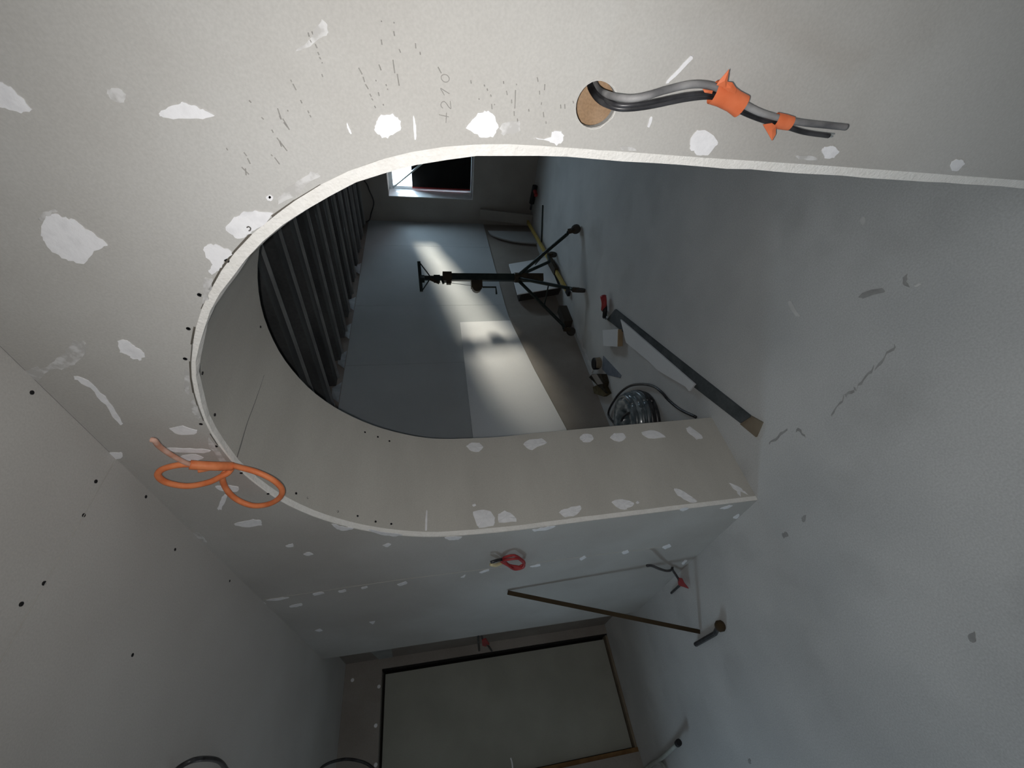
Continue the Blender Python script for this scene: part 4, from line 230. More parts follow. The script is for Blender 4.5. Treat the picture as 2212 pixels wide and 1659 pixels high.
"w_smear":[[[-0.7641,2.4951],[-0.7625,2.4929],[-0.7614,2.4896],[-0.761,2.4837],[-0.755,2.4749],[-0.7489,2.4614],[-0.7553,2.4598],[-0.7537,2.4485],[-0.7512,2.4427],[-0.7428,2.4328],[-0.7394,2.4273],[-0.7352,2.4196],[-0.7266,2.4122],[-0.7237,2.4064],[-0.7217,2.4003],[-0.7158,2.3959],[-0.7131,2.3875],[-0.7015,2.3791],[-0.6918,2.3668],[-0.6887,2.3619],[-0.676,2.3522],[-0.6807,2.3462],[-0.6798,2.342],[-0.6785,2.336],[-0.6838,2.3343],[-0.6867,2.3349],[-0.688,2.3373],[-0.6992,2.34],[-0.707,2.3469],[-0.7099,2.3477],[-0.726,2.3622],[-0.7354,2.3749],[-0.7435,2.3852],[-0.7481,2.3893],[-0.7506,2.3983],[-0.7548,2.4052],[-0.7575,2.414],[-0.7625,2.4221],[-0.7571,2.4274],[-0.7588,2.4355],[-0.7599,2.441],[-0.7683,2.4535],[-0.7744,2.4636],[-0.7805,2.468],[-0.7896,2.4801],[-0.7947,2.4867],[-0.7898,2.4884],[-0.7903,2.4911],[-0.7892,2.4957],[-0.7858,2.4992],[-0.7844,2.5009],[-0.7777,2.5037]],[[-0.1395,1.7791],[-0.137,1.7769],[-0.1337,1.7721],[-0.13,1.764],[-0.1274,1.7609],[-0.1208,1.7529],[-0.1145,1.7497],[-0.1101,1.7455],[-0.1051,1.739],[-0.1025,1.7367],[-0.101,1.7358],[-0.0995,1.7353],[-0.1008,1.7333],[-0.1027,1.7307],[-0.1048,1.7287],[-0.1097,1.7298],[-0.114,1.7292],[-0.1153,1.7309],[-0.1177,1.7323],[-0.1191,1.7378],[-0.1207,1.74],[-0.122,1.7435],[-0.1287,1.7532],[-0.1323,1.7577],[-0.1348,1.7649],[-0.1354,1.7675],[-0.1377,1.7719],[-0.1386,1.7756]],[[-0.2187,1.4715],[-0.2169,1.4698],[-0.2122,1.4679],[-0.2122,1.4685],[-0.2108,1.4639],[-0.2087,1.4573],[-0.2073,1.4524],[-0.2072,1.4457],[-0.2058,1.4376],[-0.2112,1.4359],[-0.2153,1.4365],[-0.2208,1.4347],[-0.2237,1.4381],[-0.2241,1.4399],[-0.2251,1.4424],[-0.2283,1.4482],[-0.2264,1.4521],[-0.2272,1.4566],[-0.2268,1.4589],[-0.2308,1.4634],[-0.2279,1.4682],[-0.2253,1.4673],[-0.2229,1.4678],[-0.2206,1.4716]],[[-0.2059,2.0497],[-0.206,2.0468],[-0.2036,2.0432],[-0.2036,2.0391],[-0.2033,2.0345],[-0.2054,2.0312],[-0.208,2.0309],[-0.2106,2.0283],[-0.2115,2.0292],[-0.216,2.0316],[-0.2192,2.035],[-0.2212,2.0362],[-0.2226,2.0422],[-0.2229,2.0428],[-0.2207,2.0479],[-0.2188,2.0498],[-0.2184,2.052],[-0.2137,2.0525],[-0.2132,2.0516],[-0.2113,2.0533]],[[-0.3672,1.8651],[-0.3653,1.8611],[-0.3585,1.8487],[-0.3553,1.841],[-0.351,1.8282],[-0.3458,1.8236],[-0.3414,1.8185],[-0.3339,1.8141],[-0.3291,1.8058],[-0.3235,1.8],[-0.3197,1.793],[-0.3174,1.7871],[-0.314,1.7816],[-0.311,1.7844],[-0.3088,1.7856],[-0.3074,1.7916],[-0.3064,1.7964],[-0.3125,1.8014],[-0.3157,1.8073],[-0.3215,1.8183],[-0.326,1.8252],[-0.3313,1.831],[-0.3354,1.8407],[-0.3382,1.8449],[-0.3467,1.8519],[-0.3516,1.8565],[-0.3543,1.8624],[-0.3635,1.8634]],[[-0.5199,2.0414],[-0.5218,2.0385],[-0.5238,2.0357],[-0.5224,2.0294],[-0.5289,2.0303],[-0.5334,2.0343],[-0.5488,2.04],[-0.5561,2.047],[-0.5637,2.0527],[-0.5746,2.0553],[-0.5756,2.0612],[-0.5819,2.0672],[-0.585,2.0692],[-0.5777,2.0682],[-0.5678,2.0631],[-0.5645,2.0653],[-0.5572,2.0595],[-0.5438,2.0532],[-0.5353,2.0511],[-0.5285,2.0472]],[[-0.774,2.1823],[-0.7727,2.1787],[-0.7743,2.1776],[-0.7796,2.1762],[-0.7834,2.1747],[-0.801,2.1812],[-0.8196,2.1888],[-0.8397,2.1983],[-0.8555,2.2024],[-0.8602,2.2063],[-0.8595,2.209],[-0.8552,2.2107],[-0.8486,2.2099],[-0.8285,2.2042],[-0.8085,2.195],[-0.7887,2.1883]],[[-0.4065,2.2543],[-0.4038,2.2503],[-0.3974,2.2449],[-0.3946,2.2403],[-0.3931,2.2355],[-0.3934,2.2316],[-0.3891,2.2232],[-0.3895,2.2199],[-0.3925,2.2174],[-0.394,2.2207],[-0.3944,2.2243],[-0.3946,2.2279],[-0.3983,2.2307],[-0.4026,2.2364],[-0.4061,2.2411],[-0.4109,2.2476],[-0.4133,2.2504],[-0.4105,2.2512],[-0.4103,2.2529],[-0.405,2.2537]],[[-0.2356,1.2439],[-0.2344,1.2388],[-0.234,1.2319],[-0.2345,1.2262],[-0.2351,1.2192],[-0.2357,1.2161],[-0.2371,1.213],[-0.2397,1.2097],[-0.2403,1.2088],[-0.2409,1.2141],[-0.2414,1.2231],[-0.2414,1.2296],[-0.2418,1.2364],[-0.2403,1.2399],[-0.238,1.2419],[-0.2357,1.2436]],[[-0.2296,0.8664],[-0.23,0.8564],[-0.2289,0.8446],[-0.2284,0.8347],[-0.2299,0.8222],[-0.2321,0.8168],[-0.2321,0.8159],[-0.2339,0.8142],[-0.2354,0.8121],[-0.2368,0.8224],[-0.2373,0.8351],[-0.2359,0.8467],[-0.2368,0.8575],[-0.235,0.8601],[-0.2323,0.8665],[-0.2305,0.8685]],[[-1.5856,2.5133],[-1.5856,2.4984],[-1.591,2.4943],[-1.5933,2.4796],[-1.604,2.4698],[-1.6116,2.4711],[-1.652,2.4709],[-1.6698,2.4743],[-1.6752,2.4722],[-1.6877,2.4782],[-1.6892,2.4847],[-1.7059,2.487],[-1.7024,2.4918],[-1.6861,2.4984],[-1.6913,2.5088],[-1.6682,2.5062],[-1.6489,2.5087],[-1.6333,2.511],[-1.6041,2.5086],[-1.5901,2.5081]],[[-0.8799,2.2056],[-0.8816,2.2036],[-0.8865,2.2045],[-0.8977,2.2053],[-0.9058,2.2039],[-0.9177,2.2087],[-0.9363,2.2123],[-0.9507,2.2154],[-0.9567,2.2213],[-0.9571,2.2211],[-0.9518,2.224],[-0.9521,2.2236],[-0.9464,2.2271],[-0.9384,2.2239],[-0.9272,2.2259],[-0.9216,2.2227],[-0.9092,2.2214],[-0.9021,2.221],[-0.8925,2.216],[-0.8849,2.2105]],[[-1.0382,2.2279],[-1.0528,2.2288],[-1.0695,2.2255],[-1.0946,2.2297],[-1.1049,2.2259],[-1.1242,2.2269],[-1.1447,2.2271],[-1.1619,2.2263],[-1.1694,2.2209],[-1.1791,2.225],[-1.1729,2.2325],[-1.1665,2.2365],[-1.1722,2.2387],[-1.154,2.2443],[-1.1274,2.2413],[-1.1081,2.2399],[-1.0851,2.2445],[-1.0655,2.2394],[-1.0594,2.2377],[-1.0501,2.2349]]],
"r_white":[[[-1.8445,1.2812,1.4478,0.9991,0.0,-0.0434],[-1.8449,1.2876,1.4379,0.9991,0.0,-0.0434],[-1.8462,1.2956,1.4303,0.9991,0.0,-0.0434],[-1.8458,1.302,1.4171,0.9991,0.0,-0.0426],[-1.8456,1.3004,1.404,0.9991,0.0,-0.0426],[-1.8468,1.2988,1.391,0.9991,0.0,-0.0426],[-1.8486,1.2988,1.3753,0.9991,0.0,-0.0426],[-1.8481,1.2892,1.3707,0.9991,0.0,-0.0426],[-1.8499,1.2812,1.3631,0.9997,0.0,-0.0258],[-1.8486,1.2716,1.3574,0.9997,0.0,-0.0258],[-1.8497,1.2636,1.3627,0.9997,0.0,-0.0258],[-1.8509,1.2556,1.3706,0.9991,0.0,-0.0426],[-1.8486,1.2445,1.3831,0.9991,0.0,-0.0426],[-1.8484,1.2429,1.3987,0.9991,0.0,-0.0426],[-1.8479,1.2461,1.4115,0.9991,0.0,-0.0426],[-1.8475,1.2524,1.4261,0.9991,0.0,-0.0434],[-1.8456,1.2604,1.4344,0.9991,0.0,-0.0434],[-1.8458,1.2716,1.4398,0.9991,0.0,-0.0434]],[[-1.8424,1.2668,1.1416,0.9976,0.0,0.0698],[-1.8423,1.2796,1.131,0.9976,0.0,0.0698],[-1.8409,1.286,1.1191,0.9976,0.0,0.0698],[-1.8392,1.2924,1.1027,0.9976,0.0,0.0698],[-1.8383,1.2924,1.0769,0.9979,0.0,0.0646],[-1.8373,1.2908,1.0587,0.9979,0.0,0.0646],[-1.8361,1.294,1.0352,0.9979,0.0,0.0646],[-1.8349,1.278,1.0234,0.9985,0.0,0.0555],[-1.836,1.27,1.0163,0.9985,0.0,0.0555],[-1.8341,1.2604,1.014,0.9985,0.0,0.0555],[-1.8358,1.2524,1.0307,0.9985,0.0,0.0555],[-1.8386,1.2477,1.0504,0.9979,0.0,0.0646],[-1.8387,1.2429,1.069,0.9979,0.0,0.0646],[-1.8402,1.2349,1.0839,0.9979,0.0,0.0646],[-1.8416,1.2301,1.0926,0.9976,0.0,0.0698],[-1.843,1.2253,1.0996,0.9976,0.0,0.0698],[-1.8427,1.2285,1.1075,0.9976,0.0,0.0698],[-1.8436,1.2301,1.1132,0.9976,0.0,0.0698],[-1.8442,1.2365,1.1208,0.9976,0.0,0.0698],[-1.8432,1.2461,1.1296,0.9976,0.0,0.0698],[-1.8436,1.2588,1.1357,0.9976,0.0,0.0698]],[[-1.827,1.2732,0.8253,0.9991,0.0,0.0423],[-1.8254,1.2812,0.82,0.9991,0.0,0.0423],[-1.8257,1.2892,0.8088,0.9991,0.0,0.0423],[-1.8228,1.294,0.7988,0.9991,0.0,0.0423],[-1.8242,1.2956,0.7826,0.9991,0.0,0.0423],[-1.8234,1.294,0.7723,0.9991,0.0,0.0423],[-1.8216,1.2876,0.7596,0.9991,0.0,0.0423],[-1.8226,1.2828,0.7515,0.9991,0.0,0.0423],[-1.8231,1.2716,0.7504,0.9991,0.0,0.0423],[-1.8221,1.262,0.7486,0.9991,0.0,0.0423],[-1.8238,1.2524,0.753,0.9991,0.0,0.0423],[-1.8248,1.2493,0.7608,0.9991,0.0,0.0423],[-1.8249,1.2397,0.7751,0.9991,0.0,0.0423],[-1.8262,1.2397,0.788,0.9991,0.0,0.0423],[-1.8272,1.2413,0.8006,0.9991,0.0,0.0423],[-1.8258,1.2445,0.8129,0.9991,0.0,0.0423],[-1.8272,1.2556,0.8175,0.9991,0.0,0.0423],[-1.8261,1.2604,0.8243,0.9991,0.0,0.0423]],[[-1.8194,1.2556,0.6556,0.9991,0.0,0.0423],[-1.8188,1.2652,0.6471,0.9991,0.0,0.0423],[-1.8186,1.2748,0.6323,0.9991,0.0,0.0423],[-1.8158,1.2812,0.6223,0.9991,0.0,0.0423],[-1.8168,1.2796,0.6072,0.9991,0.0,0.0423],[-1.8159,1.2796,0.5884,0.9991,0.0,0.0423],[-1.816,1.278,0.5713,0.9991,0.0,0.0423],[-1.8159,1.27,0.5672,0.9991,0.0,0.0423],[-1.8152,1.2604,0.5653,0.9991,0.0,0.0423],[-1.8154,1.2477,0.5641,0.9991,0.0,0.0423],[-1.8166,1.2397,0.5733,0.9991,0.0,0.0423],[-1.8173,1.2333,0.5816,0.9991,0.0,0.0423],[-1.8193,1.2269,0.5961,0.9991,0.0,0.0423],[-1.819,1.2253,0.6121,0.9991,0.0,0.0423],[-1.8191,1.2285,0.6227,0.9991,0.0,0.0423],[-1.8196,1.2349,0.6372,0.9991,0.0,0.0423],[-1.8208,1.2397,0.6424,0.9991,0.0,0.0423],[-1.8189,1.2493,0.6497,0.9991,0.0,0.0423]],[[-1.8104,1.2716,0.4633,0.9992,0.0,0.0411],[-1.8094,1.2764,0.4397,0.9992,0.0,0.0411],[-1.8081,1.2796,0.4064,0.9992,0.0,0.0396],[-1.8072,1.2748,0.3823,0.9992,0.0,0.0396],[-1.8068,1.262,0.361,0.9993,0.0,0.0383],[-1.8072,1.2381,0.3408,0.9993,0.0,0.0383],[-1.8077,1.2253,0.3356,0.9993,0.0,0.0383],[-1.8082,1.2253,0.3664,0.9992,0.0,0.0396],[-1.8111,1.2237,0.4032,0.9992,0.0,0.0396],[-1.8124,1.2285,0.437,0.9992,0.0,0.0411],[-1.8105,1.2445,0.4543,0.9992,0.0,0.0411],[-1.8111,1.2572,0.4634,0.9992,0.0,0.0411]],[[-1.7997,1.2732,0.1898,0.9993,0.0,0.0377],[-1.7991,1.2732,0.182,0.9993,0.0,0.0377],[-1.7988,1.278,0.1742,0.9993,0.0,0.0377],[-1.7986,1.2828,0.164,0.9993,0.0,0.0377],[-1.7989,1.2604,0.149,0.9993,0.0,0.0377],[-1.7998,1.2397,0.1335,0.9993,0.0,0.0377],[-1.7997,1.2157,0.1208,0.9993,0.0,0.0377],[-1.8014,1.2109,0.1194,0.9993,0.0,0.0377],[-1.8001,1.2029,0.121,0.9993,0.0,0.0377],[-1.8012,1.1965,0.1224,0.9993,0.0,0.0377],[-1.8026,1.1933,0.1341,0.9993,0.0,0.0377],[-1.8026,1.1949,0.1481,0.9993,0.0,0.0377],[-1.8028,1.1917,0.1637,0.9993,0.0,0.0377],[-1.8012,1.2061,0.1671,0.9993,0.0,0.0377],[-1.801,1.2189,0.175,0.9993,0.0,0.0377],[-1.8027,1.2317,0.186,0.9993,0.0,0.0377],[-1.8016,1.2445,0.192,0.9993,0.0,0.0377],[-1.8007,1.2556,0.193,0.9993,0.0,0.0377]],[[-1.8612,0.9167,1.4443,0.9991,0.0,-0.0434],[-1.8625,0.9215,1.4215,0.9991,0.0,-0.0426],[-1.8659,0.9247,1.3958,0.9991,0.0,-0.0426],[-1.8644,0.9151,1.3686,0.9991,0.0,-0.0426],[-1.8671,0.9103,1.359,0.9997,0.0,-0.0258],[-1.867,0.8959,1.3523,0.9997,0.0,-0.0258],[-1.8673,0.8784,1.3441,0.9997,0.0,-0.0258],[-1.8677,0.8656,1.3481,0.9997,0.0,-0.0258],[-1.8683,0.856,1.3477,0.9997,0.0,-0.0258],[-1.8689,0.8416,1.3556,0.9997,0.0,-0.0258],[-1.869,0.84,1.3787,0.9991,0.0,-0.0426],[-1.8676,0.8368,1.4004,0.9991,0.0,-0.0426],[-1.8656,0.8368,1.4242,0.9991,0.0,-0.0434],[-1.8675,0.8448,1.4272,0.9991,0.0,-0.0434],[-1.8656,0.8496,1.4326,0.9991,0.0,-0.0434],[-1.8658,0.864,1.4358,0.9991,0.0,-0.0434],[-1.8649,0.8832,1.4401,0.9991,0.0,-0.0434],[-1.8635,0.9023,1.4456,0.9991,0.0,-0.0434]],[[-1.869,0.8959,1.3265,0.9997,0.0,-0.0258],[-1.8679,0.8975,1.3177,0.9997,0.0,-0.0258],[-1.8676,0.9039,1.3065,0.9999,0.0,0.0131],[-1.8667,0.9103,1.2927,0.9999,0.0,0.0131],[-1.8672,0.9007,1.2809,0.9999,0.0,0.0131],[-1.8679,0.8959,1.2674,0.9999,0.0,0.0131],[-1.8667,0.8848,1.2583,0.9999,0.0,0.0131],[-1.8702,0.872,1.2466,0.9987,0.0,0.0504],[-1.8678,0.8624,1.243,0.9987,0.0,0.0504],[-1.8704,0.8496,1.2445,0.9987,0.0,0.0504],[-1.8707,0.8528,1.268,0.9999,0.0,0.0131],[-1.871,0.8512,1.3012,0.9999,0.0,0.0131],[-1.8686,0.8544,1.3291,0.9997,0.0,-0.0258],[-1.8702,0.8672,1.3307,0.9997,0.0,-0.0258],[-1.8685,0.8816,1.3297,0.9997,0.0,-0.0258]],[[-1.8559,0.8672,1.0349,0.9979,0.0,0.0646],[-1.8541,0.8768,1.022,0.9985,0.0,0.0555],[-1.8528,0.8816,1.0046,0.9985,0.0,0.0555],[-1.8528,0.8816,0.9879,0.9985,0.0,0.0555],[-1.8509,0.888,0.9691,0.9989,0.0,0.0471],[-1.8497,0.888,0.9425,0.9989,0.0,0.0471],[-1.8481,0.8896,0.9242,0.9989,0.0,0.0471],[-1.8498,0.8832,0.9204,0.9989,0.0,0.0471],[-1.8486,0.8736,0.9212,0.9989,0.0,0.0471],[-1.8511,0.8656,0.9257,0.9989,0.0,0.0471],[-1.85,0.856,0.9373,0.9989,0.0,0.0471],[-1.8527,0.8464,0.9516,0.9989,0.0,0.0471],[-1.8517,0.84,0.969,0.9989,0.0,0.0471],[-1.8531,0.8416,0.9819,0.9985,0.0,0.0555],[-1.8533,0.8416,0.9993,0.9985,0.0,0.0555],[-1.8546,0.84,1.0104,0.9985,0.0,0.0555],[-1.8559,0.848,1.0204,0.9985,0.0,0.0555],[-1.8548,0.8592,1.0282,0.9985,0.0,0.0555]],[[-1.842,0.8864,0.7624,0.9991,0.0,0.0423],[-1.8411,0.8912,0.7575,0.9991,0.0,0.0423],[-1.8404,0.8959,0.7406,0.9991,0.0,0.0423],[-1.8407,0.8975,0.7232,0.9991,0.0,0.0423],[-1.8386,0.8959,0.7051,0.9991,0.0,0.0423],[-1.8379,0.8896,0.6884,0.9991,0.0,0.0423],[-1.8367,0.8832,0.6693,0.9991,0.0,0.0423],[-1.8385,0.8768,0.66,0.9991,0.0,0.0423],[-1.8371,0.8704,0.6517,0.9991,0.0,0.0423],[-1.8388,0.864,0.6522,0.9991,0.0,0.0423],[-1.8385,0.8544,0.6639,0.9991,0.0,0.0423],[-1.8408,0.8512,0.6753,0.9991,0.0,0.0423],[-1.8425,0.8432,0.6925,0.9991,0.0,0.0423],[-1.8405,0.8416,0.7089,0.9991,0.0,0.0423],[-1.8429,0.8464,0.7275,0.9991,0.0,0.0423],[-1.841,0.8544,0.7393,0.9991,0.0,0.0423],[-1.8413,0.8656,0.7501,0.9991,0.0,0.0423],[-1.8416,0.8784,0.7571,0.9991,0.0,0.0423]],[[-1.8376,0.872,0.6414,0.9991,0.0,0.0423],[-1.8357,0.872,0.6382,0.9991,0.0,0.0423],[-1.8375,0.8768,0.6326,0.9991,0.0,0.0423],[-1.838,0.8784,0.6284,0.9991,0.0,0.0423],[-1.8361,0.8752,0.6258,0.9991,0.0,0.0423],[-1.8381,0.872,0.6234,0.9991,0.0,0.0423],[-1.8356,0.8688,0.6229,0.9991,0.0,0.0423],[-1.837,0.8656,0.6253,0.9991,0.0,0.0423],[-1.8372,0.864,0.6303,0.9991,0.0,0.0423],[-1.8358,0.8624,0.6357,0.9991,0.0,0.0423],[-1.8358,0.864,0.6389,0.9991,0.0,0.0423],[-1.8363,0.8672,0.6398,0.9991,0.0,0.0423]],[[-1.8272,0.9135,0.4182,0.9992,0.0,0.0396],[-1.8256,0.9183,0.4156,0.9992,0.0,0.0396],[-1.8266,0.9231,0.4102,0.9992,0.0,0.0396],[-1.8263,0.9247,0.4033,0.9992,0.0,0.0396],[-1.8261,0.9167,0.3921,0.9992,0.0,0.0396],[-1.8235,0.9039,0.3784,0.9992,0.0,0.0396],[-1.8232,0.8927,0.3662,0.9992,0.0,0.0396],[-1.8235,0.8736,0.3506,0.9993,0.0,0.0383],[-1.8268,0.8592,0.3327,0.9993,0.0,0.0383],[-1.8254,0.84,0.3235,0.9993,0.0,0.0383],[-1.827,0.8352,0.3342,0.9993,0.0,0.0383],[-1.8274,0.8352,0.3486,0.9993,0.0,0.0383],[-1.8273,0.8384,0.3632,0.9992,0.0,0.0396],[-1.8278,0.848,0.3747,0.9992,0.0,0.0396],[-1.8275,0.8592,0.3904,0.9992,0.0,0.0396],[-1.8275,0.872,0.3984,0.9992,0.0,0.0396],[-1.826,0.8816,0.4126,0.9992,0.0,0.0396],[-1.8269,0.8991,0.4157,0.9992,0.0,0.0396]],[[-1.8144,0.9167,0.1073,0.9993,0.0,0.0377],[-1.8123,0.9151,0.1013,0.9993,0.0,0.0377],[-1.8126,0.9039,0.0839,0.9993,0.0,0.0377],[-1.8138,0.8975,0.0718,0.9993,0.0,0.0377],[-1.8146,0.8848,0.0574,0.9993,0.0,0.0377],[-1.8153,0.8672,0.0459,0.9993,0.0,0.0377],[-1.8151,0.8528,0.0414,0.9993,0.0,0.0377],[-1.8153,0.8416,0.0378,0.9993,0.0,0.0377],[-1.8159,0.8352,0.0301,0.9993,0.0,0.0377],[-1.8265,0.832,0.0263,0.9993,0.0,0.0377],[-1.8234,0.832,0.0434,0.9993,0.0,0.0377],[-1.8223,0.832,0.0602,0.9993,0.0,0.0377],[-1.8184,0.832,0.0837,0.9993,0.0,0.0377],[-1.8166,0.8448,0.0844,0.9993,0.0,0.0377],[-1.8146,0.8544,0.0918,0.9993,0.0,0.0377],[-1.8163,0.8688,0.0869,0.9993,0.0,0.0377],[-1.8145,0.8832,0.1001,0.9993,0.0,0.0377],[-1.8141,0.9071,0.1028,0.9993,0.0,0.0377]],[[-1.862,0.9519,1.4458,0.9991,0.0,-0.0434],[-1.8624,0.9551,1.4415,0.9991,0.0,-0.0434],[-1.8598,0.9551,1.4366,0.9991,0.0,-0.0434],[-1.8623,0.9567,1.431,0.9991,0.0,-0.0434],[-1.8605,0.9519,1.429,0.9991,0.0,-0.0434],[-1.8605,0.9487,1.4277,0.9991,0.0,-0.0434],[-1.863,0.9471,1.4272,0.9991,0.0,-0.0434],[-1.8632,0.9455,1.4317,0.9991,0.0,-0.0434],[-1.862,0.9423,1.4364,0.9991,0.0,-0.0434],[-1.8628,0.9423,1.4415,0.9991,0.0,-0.0434],[-1.8628,0.9455,1.4433,0.9991,0.0,-0.0434],[-1.8601,0.9487,1.4453,0.9991,0.0,-0.0434]],[[-1.8358,0.84,1.6673,0.958,0.0,-0.2868],[-1.8359,0.8672,1.6667,0.958,0.0,-0.2868],[-1.8345,0.8991,1.6645,0.958,0.0,-0.2868],[-1.8351,0.9279,1.6615,0.958,0.0,-0.2868],[-1.8328,0.9327,1.6601,0.958,0.0,-0.2868],[-1.834,0.9327,1.6579,0.958,0.0,-0.2868],[-1.8346,0.9263,1.6559,0.958,0.0,-0.2868],[-1.8368,0.8991,1.6566,0.958,0.0,-0.2868],[-1.8379,0.8672,1.6579,0.958,0.0,-0.2868],[-1.8386,0.84,1.6595,0.958,0.0,-0.2868],[-1.8384,0.8352,1.6623,0.958,0.0,-0.2868],[-1.8382,0.8352,1.6657,0.958,0.0,-0.2868]]],
"w_screw":[[-0.6502,2.1234],[-0.7387,2.1656],[-0.5623,2.0677],[-0.4826,1.9892],[-0.8377,2.2027],[-0.9784,2.225],[-1.0821,2.2254],[-1.2299,2.2082],[-1.3683,2.1706],[-0.4152,1.9259]],
"c_screw":[[-0.8047,0.7832],[-1.0898,0.7242],[-1.111,0.6392],[-1.108,0.4725],[-1.082,0.4211],[-1.2895,0.7881],[-1.5332,0.7224],[-1.985,0.7704],[-1.5261,0.4113]],
"r_screw":[[-0.8174,0.8416,2.1708,-0.3324,0.0,-0.9431],[-0.9888,0.8496,2.2076,-0.1375,0.0,-0.9905],[-1.0235,1.2796,2.1988,-0.0635,0.0,-0.998],[-1.5181,0.8672,2.0894,0.5242,0.0,-0.8516],[-1.4694,0.8624,2.1171,0.4566,0.0,-0.8897],[-1.629,0.8592,2.0012,0.6981,0.0,-0.716],[-1.6899,0.8624,1.9349,0.7885,0.0,-0.6151],[-1.739,0.8544,1.8688,0.8341,0.0,-0.5516],[-1.7748,0.8544,1.8079,0.8691,0.0,-0.4947],[-1.6645,1.2748,1.9343,0.7409,0.0,-0.6717],[-1.7051,1.2732,1.8798,0.7885,0.0,-0.6151],[-1.7384,1.2684,1.8289,0.8691,0.0,-0.4947]],
"r_pencil":[[[-1.8512,1.0814,1.5209,0.998,0.0,-0.0632],[-1.8549,1.0318,1.515,0.998,0.0,-0.0632],[-1.8558,0.9871,1.509,0.998,0.0,-0.0632]],[[-1.8538,1.0686,1.4785,0.998,0.0,-0.0632],[-1.8581,1.0047,1.4743,0.9991,0.0,-0.0434],[-1.8605,0.9567,1.4714,0.9991,0.0,-0.0434]]],
"r_groove":[[-1.1746,0.832,2.2087,0.1218,0.0,-0.9926],[-1.1694,0.8768,2.2067,0.1218,0.0,-0.9926],[-1.1614,0.9535,2.2058,0.1218,0.0,-0.9926],[-1.1603,1.0318,2.2034,0.1218,0.0,-0.9926],[-1.1576,1.115,2.2014,0.0564,0.0,-0.9984],[-1.1532,1.1677,2.2,0.0564,0.0,-0.9984]],
